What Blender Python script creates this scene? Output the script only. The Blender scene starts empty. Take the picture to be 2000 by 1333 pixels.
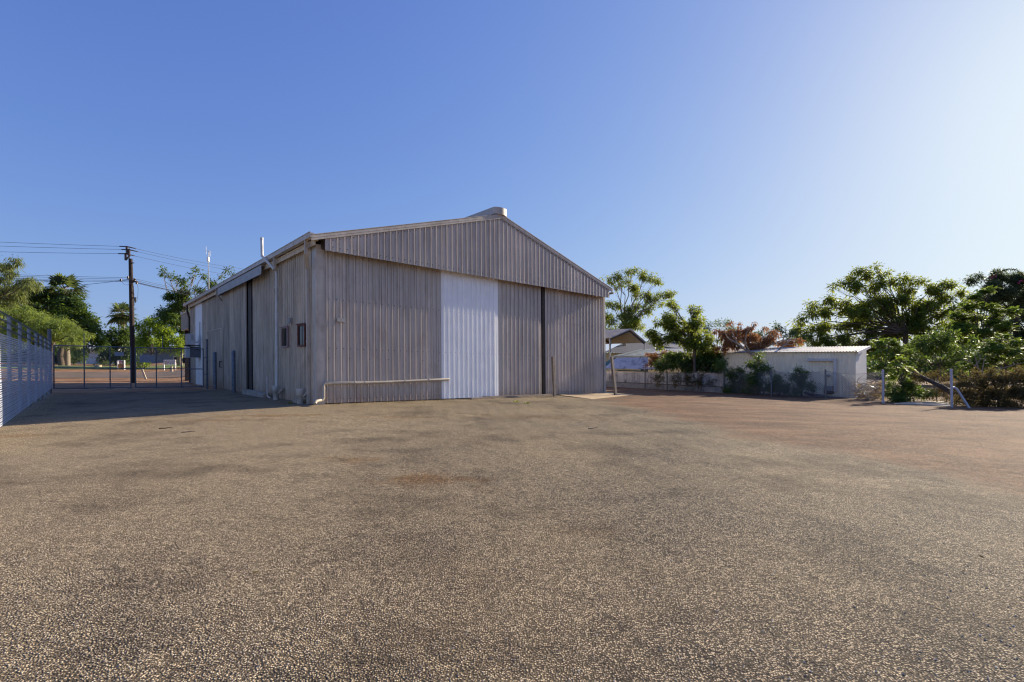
import bpy, math, random
import numpy as np
from mathutils import Vector, Matrix
R = math.radians
rnd = random.Random(7)
NR = np.random.RandomState(11)
S = bpy.context.scene
COL = S.collection

# ------------------------------------------------------------------ camera model and terrain
F, H0, CX, HC = 950., 712., 1000., 1.15
TH = R(0.4); CT, ST = math.cos(TH), math.sin(TH)
PA, PB = -0.02419, -0.00342                      # gentle fall of the yard
C0 = (-5.3174, 13.4515)                          # front left corner of the warehouse
E1 = (-0.6570, 0.7539)                           # along its length, away from the yard
E2 = (0.7539, 0.6570)                            # along its gable front

def ray(x, y):
    r = (x-CX)/F; u = (H0-y)/F
    return (r*CT+u*ST, 1.0, -r*ST+u*CT)
def soft(t, a=40., b=30.):
    return t if abs(t) < a else math.copysign(a+b*math.tanh((abs(t)-a)/b), t)
def sst(a, b, t):
    t = min(1, max(0, (t-a)/(b-a))); return t*t*(3-2*t)
def pl(X, Y): return PA*soft(X)+PB*soft(Y)
def uv(X, Y):
    dx, dy = X-C0[0], Y-C0[1]
    return dx*E2[0]+dy*E2[1], dx*E1[0]+dy*E1[1]
def gz(X, Y):
    u, v = uv(X, Y)
    A = 0.040*min(max(-u, 0), 6.6)*sst(-9, -2, v)
    d = A+(1-A/0.264)*0.0135*min(max(v, 0), 20)*sst(2, -0.5, u)
    rise = 0.030*min(max(v-24, 0), 26)*sst(14, 4, u)
    return pl(X, Y)-d+rise
def at(x, y, Y):
    d = ray(x, y); return Vector((d[0]*Y, Y, HC+d[2]*Y))
def G(x, y):
    d = ray(x, y); t = 1.0; p = t
    while t < 300:
        if HC+d[2]*t < gz(d[0]*t, t): break
        p = t; t *= 1.03
    for _ in range(24):
        m = (p+t)/2
        if HC+d[2]*m < gz(d[0]*m, m): t = m
        else: p = m
    return Vector((d[0]*t, t, gz(d[0]*t, t)))
def xy(u, v): return (C0[0]+u*E2[0]+v*E1[0], C0[1]+u*E2[1]+v*E1[1])
def B(u, v, z):                                  # building frame -> world (z above the sloping yard)
    X, Y = xy(u, v); return Vector((X, Y, pl(X, Y)+z))
def BG(u, v, z=0.):                              # same, z above the actual ground
    X, Y = xy(u, v); return Vector((X, Y, gz(X, Y)+z))

# ------------------------------------------------------------------ materials
def newmat(name):
    m = bpy.data.materials.new(name); m.use_nodes = True
    nt = m.node_tree; nt.nodes.clear()
    out = nt.nodes.new('ShaderNodeOutputMaterial')
    return m, nt, out
def N(nt, typ, **kw):
    n = nt.nodes.new(typ)
    for k, v in kw.items():
        if k in n.inputs: n.inputs[k].default_value = v
        else: setattr(n, k, v)
    return n
def math_n(nt, op, a, b=None, clamp=False):
    n = nt.nodes.new('ShaderNodeMath'); n.operation = op; n.use_clamp = clamp
    for i, x in enumerate((a, b)):
        if x is None: continue
        if isinstance(x, (int, float)): n.inputs[i].default_value = x
        else: nt.links.new(x, n.inputs[i])
    return n.outputs[0]
def mixc(nt, f, a, b, blend='MIX'):
    n = nt.nodes.new('ShaderNodeMix'); n.data_type = 'RGBA'; n.blend_type = blend
    for i, x in ((0, f), (6, a), (7, b)):
        if isinstance(x, (int, float)): n.inputs[i].default_value = x
        elif isinstance(x, tuple): n.inputs[i].default_value = (*x[:3], 1)
        else: nt.links.new(x, n.inputs[i])
    return n.outputs[2]
def ramp(nt, fac, stops):
    n = nt.nodes.new('ShaderNodeValToRGB'); e = n.color_ramp.elements
    while len(e) < len(stops): e.new(0.5)
    for i, (p, c) in enumerate(stops):
        e[i].position = p
        e[i].color = (c, c, c, 1) if isinstance(c, (int, float)) else (*c, 1)
    nt.links.new(fac, n.inputs[0]); return n.outputs[0]
def noise(nt, vec, scale, detail=4, rough=.55):
    n = N(nt, 'ShaderNodeTexNoise', Scale=scale, Detail=detail, Roughness=rough)
    nt.links.new(vec, n.inputs['Vector']); return n.outputs['Fac']
def mapped(nt, vec, scale=(1, 1, 1), rot=(0, 0, 0)):
    n = nt.nodes.new('ShaderNodeMapping'); n.inputs['Scale'].default_value = scale
    n.inputs['Rotation'].default_value = rot
    nt.links.new(vec, n.inputs['Vector']); return n.outputs[0]

def surf(name, col, rough=.6, metal=0., var=.2, scale=4., streak=0., stain=None, stain_amt=.0, bump=.0, bscale=40., spec=.5, sheets=False):
    """generic weathered paint / metal / timber: blotches, optional vertical streaks, optional stain patches"""
    m, nt, out = newmat(name)
    pos = nt.nodes.new('ShaderNodeNewGeometry').outputs['Position']
    f = noise(nt, pos, scale, 5)
    lo = tuple(c*(1-var) for c in col); hi = tuple(min(1, c*(1+var)) for c in col)
    c = ramp(nt, f, [(.32, lo), (.68, hi)])
    if streak:
        s = noise(nt, mapped(nt, pos, (9, 9, .45)), 1.0, 4, .6)
        c = mixc(nt, ramp(nt, s, [(.42, 0.), (.72, streak)]), c, tuple(x*.38 for x in col))
        s2 = noise(nt, mapped(nt, pos, (2.2, 2.2, .25)), 1.0, 3, .6)
        c = mixc(nt, ramp(nt, s2, [(.45, 0.), (.75, streak*.6)]), c, tuple(min(1, x*1.35) for x in col))
    if stain:
        s = noise(nt, mapped(nt, pos, (1, 1, .6)), 2.1, 6, .7)
        c = mixc(nt, ramp(nt, s, [(.52, 0.), (.68, stain_amt)]), c, stain)
    if sheets:
        def dot(v, off):
            n = nt.nodes.new('ShaderNodeVectorMath'); n.operation = 'DOT_PRODUCT'
            nt.links.new(pos, n.inputs[0]); n.inputs[1].default_value = v
            return math_n(nt, 'SUBTRACT', n.outputs['Value'], off)
        al = dot((E1[0]+E2[0], E1[1]+E2[1], 0), C0[0]*(E1[0]+E2[0])+C0[1]*(E1[1]+E2[1]))
        wn = nt.nodes.new('ShaderNodeTexWhiteNoise'); wn.noise_dimensions = '1D'
        nt.links.new(math_n(nt, 'FLOOR', math_n(nt, 'DIVIDE', math_n(nt, 'ADD', al, 40.06), .8)), wn.inputs['W'])
        c = mixc(nt, 1., c, ramp(nt, wn.outputs['Value'], [(0., (.84, .835, .84)), (1., (1.06, 1.05, 1.03))]), 'MULTIPLY')
        ht = dot((-PA, -PB, 1), 0.)
        sp_ = math_n(nt, 'ADD', math_n(nt, 'MULTIPLY', ht, 2.2), math_n(nt, 'MULTIPLY', math_n(nt, 'SUBTRACT', .5, noise(nt, mapped(nt, pos, (1.6, 1.6, .9)), 2.4, 6, .7)), 2.6))
        c = mixc(nt, ramp(nt, sp_, [(.05, .42), (.85, 0.)]), c, (.36, .225, .13))
        rr = noise(nt, mapped(nt, pos, (14, 14, .5)), 1.0, 3, .5)
        c = mixc(nt, ramp(nt, rr, [(.66, 0.), (.76, .38)]), c, (.27, .14, .065))
    p = N(nt, 'ShaderNodeBsdfPrincipled', Roughness=rough, Metallic=metal)
    p.inputs['Specular IOR Level'].default_value = spec
    nt.links.new(c, p.inputs['Base Color'])
    r2 = noise(nt, pos, scale*2.3, 3)
    nt.links.new(ramp(nt, r2, [(.3, max(.05, rough-.12)), (.7, min(1, rough+.12))]), p.inputs['Roughness'])
    if bump:
        b = N(nt, 'ShaderNodeBump', Strength=bump, Distance=.02)
        nt.links.new(noise(nt, pos, bscale, 4), b.inputs['Height']); nt.links.new(b.outputs[0], p.inputs['Normal'])
    nt.links.new(p.outputs[0], out.inputs[0])
    return m

def leafmat(name, c1, c2, trans, tamt=.45, rough=.5):
    m, nt, out = newmat(name)
    g = nt.nodes.new('ShaderNodeNewGeometry')
    big = noise(nt, g.outputs['Position'], .9, 2)
    f = math_n(nt, 'ADD', math_n(nt, 'MULTIPLY', g.outputs['Random Per Island'], .6), math_n(nt, 'MULTIPLY', big, .5))
    c = ramp(nt, f, [(.15, tuple(x*1.35 for x in c1)), (.85, tuple(x*1.45 for x in c2))])
    t = mixc(nt, f, tuple(min(.85, x*1.4) for x in trans), trans)
    p = N(nt, 'ShaderNodeBsdfPrincipled', Roughness=rough)
    p.inputs['Specular IOR Level'].default_value = .35
    nt.links.new(c, p.inputs['Base Color'])
    tr = nt.nodes.new('ShaderNodeBsdfTranslucent'); nt.links.new(t, tr.inputs[0])
    mx = nt.nodes.new('ShaderNodeMixShader'); mx.inputs[0].default_value = tamt
    nt.links.new(p.outputs[0], mx.inputs[1]); nt.links.new(tr.outputs[0], mx.inputs[2])
    nt.links.new(mx.outputs[0], out.inputs[0])
    return m

M = {}
M['clad'] = surf('weathered_taupe_steel', (.54, .475, .41), .42, 0, .10, 1.3, .5, (.30, .19, .12), .3, spec=.8, sheets=True)
M['clad_side'] = surf('weathered_grey_steel', (.58, .50, .395), .5, 0, .12, 1.3, .8, (.30, .2, .13), .3, sheets=True)
M['clad_white'] = surf('white_painted_steel', (.93, .93, .92), .42, 0, .04, 2., .12)
M['trim'] = surf('taupe_flashing', (.50, .445, .38), .45, 0, .12, 3., .3, (.15, .08, .04), .3)
M['fascia'] = surf('tan_fascia', (.60, .50, .37), .6, 0, .15, 3., .2, (.2, .09, .03), .5)
M['screw'] = surf('screw_head', (.035, .028, .024), .6, .3, .1)
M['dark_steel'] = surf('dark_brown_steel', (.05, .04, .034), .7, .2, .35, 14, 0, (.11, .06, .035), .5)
M['void'] = surf('gap_shade_sheet', (.012, .012, .014), .9, 0, .1)  # near-black colour stands in for the shade behind wall gaps
M['pvc'] = surf('weathered_white_pvc', (.62, .61, .57), .4, 0, .08, 5, .25, (.3, .2, .1), .3)
M['pvc_tan'] = surf('tan_pvc', (.42, .37, .30), .45, 0, .1, 5, .2, (.2, .1, .05), .3)
M['rust'] = surf('rusty_red_frame', (.15, .055, .04), .75, .1, .4, 18, 0, (.24, .13, .10), .6)
M['pink'] = surf('faded_pink_frame', (.34, .24, .23), .7, 0, .2, 18, 0, (.2, .06, .03), .6)
M['galv'] = surf('galvanised_steel', (.30, .32, .35), .5, .55, .18, 9, .2)
M['post_paint'] = surf('pale_grey_post', (.50, .50, .56), .45, .1, .1, 9, .2)
M['galv_dark'] = surf('dull_galvanised_steel', (.16, .175, .20), .55, .5, .25, 9, .2)
M['wire'] = surf('fence_wire', (.20, .22, .25), .5, .6, .1)
M['slat'] = surf('zinc_mesh_wire', (.52, .56, .66), .5, .15, .1, 3)
M['concrete'] = surf('concrete', (.38, .34, .28), .9, 0, .18, 6, 0, (.25, .15, .08), .5, .3, 60)
M['concrete_tan'] = surf('dusty_concrete', (.46, .34, .20), .9, 0, .15, 4, 0, (.30, .17, .08), .6, .25, 60)
M['block'] = surf('grey_concrete_block', (.34, .35, .37), .95, 0, .25, 10, 0, (.08, .07, .06), .6, .5, 70)
M['steel_post'] = surf('grey_steel_post', (.20, .18, .165), .6, .4, .2, 10, .3, (.16, .07, .03), .5)
M['wood_pole'] = surf('dark_timber_pole', (.036, .021, .017), .85, 0, .35, 6, .5, None, 0, .4, 30)
M['timber'] = surf('pale_timber', (.62, .52, .38), .8, 0, .15, 8, .2)
M['ins'] = surf('brown_porcelain', (.08, .035, .028), .3, 0, .2)
M['black'] = surf('black_rubber', (.02, .02, .022), .6, 0, .2)
M['duct'] = surf('weathered_duct', (.60, .59, .58), .6, 0, .12, 5, .4, (.25, .18, .12), .5)
M['ac'] = surf('cream_ac_casing', (.62, .62, .60), .45, 0, .05, 3, .15)
M['grey_box'] = surf('grey_enamel', (.12, .125, .14), .5, 0, .1)
M['grey_plate'] = surf('light_grey_plate', (.30, .29, .29), .5, 0, .1)
M['sign_back'] = surf('bare_sign_metal', (.46, .47, .54), .5, .3, .06, 3)
M['sign_white'] = surf('white_sign', (.93, .92, .88), .5, 0, .04)
M['sign_red'] = surf('red_sign', (.50, .03, .025), .5, 0, .1)
M['sign_orange'] = surf('orange_poster', (.62, .32, .06), .6, 0, .6, 7, 0, (.30, .05, .02), .7)
M['ink'] = surf('sign_lettering', (.05, .045, .06), .6, 0, .05)
M['bark'] = surf('brown_bark', (.115, .085, .062), .9, 0, .4, 9, .4, None, 0, .6, 30)
M['bark_pale'] = surf('pale_bark', (.32, .27, .21), .85, 0, .3, 8, .3, None, 0, .4, 30)
M['dead'] = surf('dead_grey_wood', (.30, .235, .175), .9, 0, .35, 12, .3, None, 0, .4, 40)
M['log'] = surf('dark_log', (.085, .058, .042), .9, 0, .4, 10, .3, None, 0, .6, 30)
M['cream'] = surf('cream_steel', (.92, .82, .61), .5, 0, .07, 2., .15, (.4, .33, .22), .3)
M['cream_lite'] = surf('cream_end_panel', (.70, .70, .68), .5, 0, .05, 2., .1)
M['roof_zinc'] = surf('zinc_roof', (.42, .405, .38), .55, .2, .22, 1.6, 0, (.22, .16, .12), .5)
M['roof_grey'] = surf('grey_tile_roof', (.11, .11, .125), .7, 0, .15, 3)
M['roof_old'] = surf('weathered_green_roof', (.30, .33, .29), .7, .1, .3, 4, 0, (.12, .09, .07), .7)
M['roof_rust'] = surf('patchy_white_iron', (.42, .45, .52), .6, .1, .12, 4, .3, (.03, .025, .02), .9)
M['teal'] = surf('teal_trim', (.05, .13, .13), .6, 0, .2)
M['white_iron'] = surf('stained_white_iron', (.72, .71, .68), .65, 0, .15, 3, .9, (.03, .026, .022), .95)
M['carport'] = surf('zincalume_carport', (.42, .44, .50), .42, .5, .08, 2)
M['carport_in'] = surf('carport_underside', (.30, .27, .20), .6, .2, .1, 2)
M['yellow_wall'] = surf('cream_yellow_wall', (.62, .52, .30), .8, 0, .08, 2)
M['house_blue'] = surf('pale_blue_wall', (.60, .68, .74), .75, 0, .1, 2, .2)
M['house_grey'] = surf('grey_blue_boards', (.26, .30, .34), .75, 0, .12, 2, .3)
M['house_white'] = surf('white_boards', (.70, .69, .64), .7, 0, .1, 2, .2)
M['car_paint'] = surf('white_car_paint', (.74, .74, .74), .25, 0, .03)
M['tyre'] = surf('tyre_rubber', (.02, .02, .02), .85, 0, .2)
M['flower'] = surf('pink_bracts', (.55, .06, .16), .6, 0, .3, 9)
M['thatch'] = surf('dry_palm_skirt', (.30, .22, .13), .9, 0, .3, 9)
M['grass'] = surf('verge_grass', (.22, .30, .085), .9, 0, .35, 1.5, 0, (.30, .24, .12), .7, .6, 25)
M['road'] = surf('old_bitumen_road', (.20, .15, .115), .9, 0, .3, .5, 0, (.32, .17, .085), .6, .4, 50)

def glass():
    m, nt, out = newmat('dark_glass')
    p = N(nt, 'ShaderNodeBsdfPrincipled', Roughness=.12); p.inputs['Specular IOR Level'].default_value = .25
    p.inputs['Base Color'].default_value = (.012, .014, .018, 1)
    nt.links.new(p.outputs[0], out.inputs[0]); return m
M['glass'] = glass()

LM = {}
LM['olive'] = leafmat('olive_leaf', (.05, .07, .022), (.13, .155, .055), (.26, .30, .07), .42)
LM['light'] = leafmat('light_leaf', (.055, .085, .02), (.15, .19, .055), (.34, .42, .06), .45)
LM['dark'] = leafmat('deep_green_leaf', (.022, .045, .014), (.07, .11, .028), (.17, .25, .03), .38)
LM['fresh'] = leafmat('fresh_leaf', (.05, .09, .018), (.15, .21, .035), (.36, .46, .04), .5)
LM['mid'] = leafmat('mid_green_leaf', (.030, .050, .013), (.095, .125, .028), (.33, .38, .04), .5)
LM['feather'] = leafmat('feathery_leaf', (.030, .060, .016), (.085, .13, .03), (.28, .38, .05), .48)
LM['bluish'] = leafmat('bluish_leaf', (.02, .04, .02), (.05, .085, .035), (.14, .22, .05), .4)  # dark, slightly bluish green foliage colour
LM['brown'] = leafmat('dry_brown_leaf', (.12, .058, .027), (.28, .145, .066), (.36, .17, .06), .4, .8)
LM['drygold'] = leafmat('dry_golden_leaf', (.11, .075, .035), (.24, .17, .07), (.36, .26, .08), .42, .8)
LM['hedge'] = leafmat('withered_hedge_leaf', (.035, .028, .012), (.105, .085, .032), (.20, .15, .045), .4, .8)
LM['purple'] = leafmat('dusky_leaf', (.032, .050, .020), (.075, .10, .04), (.14, .18, .06), .38)
LM['palm'] = leafmat('palm_leaf', (.022, .038, .014), (.085, .11, .035), (.20, .26, .06), .32)

# ------------------------------------------------------------------ ground material
def ground_mat():
    m, nt, out = newmat('yard_gravel')
    L = nt.links
    pos = nt.nodes.new('ShaderNodeNewGeometry').outputs['Position']
    def dot(e, off):
        n = nt.nodes.new('ShaderNodeVectorMath'); n.operation = 'DOT_PRODUCT'
        L.new(pos, n.inputs[0]); n.inputs[1].default_value = (e[0], e[1], 0)
        return math_n(nt, 'SUBTRACT', n.outputs['Value'], off)
    u = dot(E2, C0[0]*E2[0]+C0[1]*E2[1]); v = dot(E1, C0[0]*E1[0]+C0[1]*E1[1])
    big = noise(nt, pos, .28, 5, .55); med = noise(nt, pos, 1.1, 5, .6); fine = noise(nt, pos, 22., 4, .65)
    # chips set in bitumen
    wv = nt.nodes.new('ShaderNodeTexVoronoi'); wv.inputs['Scale'].default_value = 118.; L.new(pos, wv.inputs['Vector'])
    sep = nt.nodes.new('ShaderNodeSeparateColor'); L.new(wv.outputs['Color'], sep.inputs[0])
    chip = ramp(nt, sep.outputs[0], [(.0, (.035, .028, .022)), (.26, (.16, .122, .086)), (.52, (.56, .43, .27)), (.90, (.97, .80, .52))])
    gap = ramp(nt, wv.outputs['Distance'], [(.30, 1.), (.56, .0)])
    cov = ramp(nt, fine, [(.30, .35), (.52, 1.)])
    dusty = ramp(nt, noise(nt, mapped(nt, pos, (1, 1, 1), (0, 0, 1)), .42, 6, .6), [(.40, .1), (.68, .85)])
    sandy = ramp(nt, math_n(nt, 'ADD', math_n(nt, 'MULTIPLY', dot((1., 0.), 0.), -.11), math_n(nt, 'MULTIPLY', med, .6)), [(.20, .05), (.66, .85)])  # sandier to the left; paler colour there also brightens the shaded driveway
    dust = math_n(nt, 'MAXIMUM', dusty, sandy)
    # dust and sand fill the voids between the chips
    fill = mixc(nt, dust, (.034, .027, .022), mixc(nt, fine, (.085, .062, .036), (.27, .20, .115)))
    chip = mixc(nt, math_n(nt, 'MULTIPLY', dust, .35), chip, (.80, .61, .34))
    chip = mixc(nt, math_n(nt, 'MULTIPLY', gap, cov), fill, chip)
    worn = ramp(nt, math_n(nt, 'ADD', math_n(nt, 'MULTIPLY', big, .55), math_n(nt, 'MULTIPLY', med, .45)), [(.36, 1.), (.50, 0.)])
    chip = mixc(nt, math_n(nt, 'MULTIPLY', worn, .85), chip, mixc(nt, 1., chip, (.48, .46, .46), 'MULTIPLY'))
    wide = noise(nt, mapped(nt, pos, (1, 1, 1), (0, 0, .5)), .12, 3, .5)
    chip = mixc(nt, ramp(nt, wide, [(.40, .42), (.58, 0.)]), chip, mixc(nt, 1., chip, (.60, .58, .58), 'MULTIPLY'))
    # bare red dirt
    wp = nt.nodes.new('ShaderNodeTexNoise'); wp.inputs['Scale'].default_value = .5; wp.inputs['Detail'].default_value = 3; L.new(pos, wp.inputs['Vector'])
    off = nt.nodes.new('ShaderNodeVectorMath'); off.operation = 'MULTIPLY_ADD'; L.new(wp.outputs['Color'], off.inputs[0]); off.inputs[1].default_value = (1.5, 1.5, 0); L.new(pos, off.inputs[2])
    tr = math_n(nt, 'ADD', math_n(nt, 'MULTIPLY', noise(nt, mapped(nt, off.outputs[0], (.5, 1.5, 1), (0, 0, .42)), 1.0, 6, .65), .6), math_n(nt, 'MULTIPLY', noise(nt, pos, .8, 6, .65), .4))
    dirt = ramp(nt, tr, [(.37, (.085, .034, .013)), (.48, (.20, .095, .042)), (.66, (.36, .205, .10))])
    def arc(p1, p2, p3, w, amt, d0):
        (ax, ay), (bx, by), (cx_, cy_) = [(G(*p).x, G(*p).y) for p in (p1, p2, p3)]
        D = 2*(ax*(by-cy_)+bx*(cy_-ay)+cx_*(ay-by))
        ox = ((ax*ax+ay*ay)*(by-cy_)+(bx*bx+by*by)*(cy_-ay)+(cx_*cx_+cy_*cy_)*(ay-by))/D
        oy = ((ax*ax+ay*ay)*(cx_-bx)+(bx*bx+by*by)*(ax-cx_)+(cx_*cx_+cy_*cy_)*(bx-ax))/D
        r_ = math.hypot(ax-ox, ay-oy)
        n = nt.nodes.new('ShaderNodeVectorMath'); n.operation = 'SUBTRACT'; L.new(pos, n.inputs[0]); n.inputs[1].default_value = (ox, oy, 0)
        m2 = mapped(nt, n.outputs[0], (1, 1, 0)); l = nt.nodes.new('ShaderNodeVectorMath'); l.operation = 'LENGTH'; L.new(m2, l.inputs[0])
        out_ = d0
        for o_ in (-.75, .75):
            dd = math_n(nt, 'ABSOLUTE', math_n(nt, 'SUBTRACT', math_n(nt, 'ADD', l.outputs['Value'], math_n(nt, 'MULTIPLY', math_n(nt, 'SUBTRACT', med, .5), .5)), r_+o_))
            mk_ = math_n(nt, 'MULTIPLY', ramp(nt, dd, [(w*.35, amt), (w, 0.)]), ramp(nt, big, [(.38, .15), (.55, 1.)]))
            out_ = mixc(nt, mk_, out_, mixc(nt, fine, (.085, .040, .018), (.20, .105, .052)))
        return out_
    dirt = arc((1480, 846), (1740, 862), (2000, 905), .20, .8, dirt)
    dirt = arc((1420, 822), (1700, 838), (2000, 862), .17, .65, dirt)
    dirt = arc((1300, 838), (1600, 878), (1850, 905), .20, .7, dirt)
    dirt = mixc(nt, ramp(nt, fine, [(.35, 0.), (.65, 1.)]), mixc(nt, 1., dirt, (.50, .47, .46), 'MULTIPLY'), dirt)
    pale = ramp(nt, sep.outputs[1], [(.90, 0.), (.97, .7)])
    dirt = mixc(nt, pale, dirt, (.50, .42, .34))
    s = math_n(nt, 'SUBTRACT', math_n(nt, 'MULTIPLY', math_n(nt, 'SUBTRACT', u, 6.6), .83), math_n(nt, 'MULTIPLY', math_n(nt, 'ADD', v, 6.3), .557))
    s = math_n(nt, 'ADD', s, math_n(nt, 'MULTIPLY', math_n(nt, 'SUBTRACT', med, .5), 2.2))
    s = math_n(nt, 'ADD', s, math_n(nt, 'MULTIPLY', math_n(nt, 'SUBTRACT', big, .5), 4.))
    mk = ramp(nt, math_n(nt, 'ADD', math_n(nt, 'MULTIPLY', s, .35), .5), [(.28, 0.), (.66, 1.)])
    mk2 = math_n(nt, 'ADD', math_n(nt, 'MULTIPLY', math_n(nt, 'SUBTRACT', v, 11.4), .8), math_n(nt, 'MULTIPLY', math_n(nt, 'SUBTRACT', med, .5), 2.), True)
    c = mixc(nt, math_n(nt, 'MULTIPLY', mk, .92), chip, dirt)
    red = ramp(nt, med, [(.3, (.24, .115, .055)), (.7, (.52, .31, .165))])
    c = mixc(nt, mk2, c, red)
    # rusty spill patches
    for (px, py, rx, ry, a) in ((850, 937, .75, .42, .9), (690, 897, .45, .3, .75), (540, 812, 1.6, .35, .7), (400, 822, 2.0, .3, .5), (30, 852, .8, .3, .6), (1050, 815, 1.8, .7, .6), (1150, 1040, .3, .2, .35), (790, 815, 1.2, .5, .45)):
        p = G(px, py)
        sub = nt.nodes.new('ShaderNodeVectorMath'); sub.operation = 'SUBTRACT'; L.new(pos, sub.inputs[0]); sub.inputs[1].default_value = p
        mp = mapped(nt, sub.outputs[0], (1/rx, 1/ry, 0))
        ln = nt.nodes.new('ShaderNodeVectorMath'); ln.operation = 'LENGTH'; L.new(mp, ln.inputs[0])
        d = math_n(nt, 'ADD', ln.outputs['Value'], math_n(nt, 'MULTIPLY', math_n(nt, 'SUBTRACT', noise(nt, pos, 2.6, 5), .5), 2.4))
        c = mixc(nt, ramp(nt, d, [(.15, a), (.95, 0.)]), c, mixc(nt, .75, c, (.66, .40, .16), 'MULTIPLY'))
    p = N(nt, 'ShaderNodeBsdfPrincipled', Roughness=.9); p.inputs['Specular IOR Level'].default_value = .25
    L.new(c, p.inputs['Base Color'])
    h = math_n(nt, 'ADD', math_n(nt, 'MULTIPLY', math_n(nt, 'SUBTRACT', 1., wv.outputs['Distance']), math_n(nt, 'ADD', sep.outputs[2], .4)), math_n(nt, 'MULTIPLY', fine, 1.2))
    b1 = N(nt, 'ShaderNodeBump', Strength=1., Distance=.0065); L.new(h, b1.inputs['Height'])
    b2 = N(nt, 'ShaderNodeBump', Strength=.5, Distance=.05)
    L.new(noise(nt, pos, 4.5, 5, .65), b2.inputs['Height']); L.new(b1.outputs[0], b2.inputs['Normal'])
    L.new(b2.outputs[0], p.inputs['Normal'])
    L.new(p.outputs[0], out.inputs[0])
    return m
M['ground'] = ground_mat()

# ------------------------------------------------------------------ mesh builder and scene tree
ORI = {}
class MB:
    def __init__(s): s.v = []; s.f = []; s.mi = []; s.sm = []
    def add(s, vs, fs, mi=0, smooth=False):
        o = len(s.v); s.v += [tuple(x) for x in vs]
        for f in fs: s.f.append([o+i for i in f]); s.mi.append(mi); s.sm.append(smooth)
    def hexa(s, p, mi=0):      # 8 corners: bottom ring 0-3, top ring 4-7
        s.add(p, [(3, 2, 1, 0), (4, 5, 6, 7), (0, 1, 5, 4), (1, 2, 6, 5), (2, 3, 7, 6), (3, 0, 4, 7)], mi)
    def ub(s, u0, u1, v0, v1, z0, z1, mi=0, fn=B):   # box in the building frame
        s.hexa([fn(u0, v0, z0), fn(u1, v0, z0), fn(u1, v1, z0), fn(u0, v1, z0), fn(u0, v0, z1), fn(u1, v0, z1), fn(u1, v1, z1), fn(u0, v1, z1)], mi)
    def obox(s, c, ax, ay, az, mi=0):                # centre + half axes
        c = Vector(c); ax, ay, az = Vector(ax), Vector(ay), Vector(az)
        s.hexa([c-ax-ay-az, c+ax-ay-az, c+ax+ay-az, c-ax+ay-az, c-ax-ay+az, c+ax-ay+az, c+ax+ay+az, c-ax+ay+az], mi)
    def bar(s, a, b, w, h=None, mi=0, up=(0, 0, 1)):
        a, b = Vector(a), Vector(b); h = h or w; d = (b-a)
        up = Vector(up)
        if abs(d.normalized().dot(up)) > .98: up = Vector((E1[0], E1[1], 0))
        x = d.cross(up).normalized()*w/2; y = x.cross(d).normalized()*h/2
        s.obox((a+b)/2, x, y, d/2, mi)
    def tube(s, pts, r, n=8, mi=0, cap=True, smooth=True):
        pts = [Vector(p) for p in pts]; k = len(pts)
        rs = r if isinstance(r, (list, tuple)) else [r]*k
        ring = []; px = None
        for i, p in enumerate(pts):
            t = (pts[min(i+1, k-1)]-pts[max(i-1, 0)])
            if t.length < 1e-6: t = Vector((0, 0, 1))
            t.normalize()
            if px is None: px = t.orthogonal().normalized()
            px = (px-t*px.dot(t))
            if px.length < 1e-6: px = t.orthogonal()
            px.normalize(); py = t.cross(px)
            sc = 1.
            if 0 < i < k-1:
                c = (pts[i]-pts[i-1]).normalized().dot((pts[i+1]-pts[i]).normalized()); sc = min(1.35, 1/max(.5, math.sqrt((1+c)/2)))
            ring.append([p+(px*math.cos(2*math.pi*j/n)+py*math.sin(2*math.pi*j/n))*rs[i]*(sc if n > 5 else 1) for j in range(n)])
        vs = [q for rg in ring for q in rg]
        fs = [(i*n+j, i*n+(j+1) % n, (i+1)*n+(j+1) % n, (i+1)*n+j) for i in range(k-1) for j in range(n)]
        s.add(vs, fs, mi, smooth)
        if cap:
            s.add(ring[0], [tuple(range(n))[::-1]], mi); s.add(ring[-1], [tuple(range(n))], mi)
    def build(s, name, mats, parent=None, origin=None):
        if not isinstance(mats, (list, tuple)): mats = [mats]
        me = bpy.data.meshes.new(name)
        o = ORI[parent.name] if parent is not None else (Vector(origin) if origin is not None else Vector((0, 0, 0)))
        me.from_pydata([(x-o.x, y-o.y, z-o.z) for x, y, z in s.v], [], s.f)
        for m in mats: me.materials.append(m)
        me.polygons.foreach_set('material_index', s.mi); me.polygons.foreach_set('use_smooth', s.sm)
        me.update()
        ob = bpy.data.objects.new(name, me); COL.objects.link(ob)
        if parent is not None: ob.parent = parent
        else: ob.location = o
        ORI[ob.name] = o
        return ob
def thing(name, loc, label, cat, group=None):
    o = bpy.data.objects.new(name, None); COL.objects.link(o); o.empty_display_size = .3
    o.location = loc; ORI[o.name] = Vector(loc); return tag(o, label, cat, group)
def tag(o, label, cat, group=None):
    o['label'] = label; o['category'] = cat
    if group: o['group'] = group
    return o
def struct(o, kind='structure'): o['kind'] = kind; return o
def part(mb, name, mat, parent, label=None):
    o = mb.build(name, mat, parent)
    if label: o['label'] = label
    return o

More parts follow.
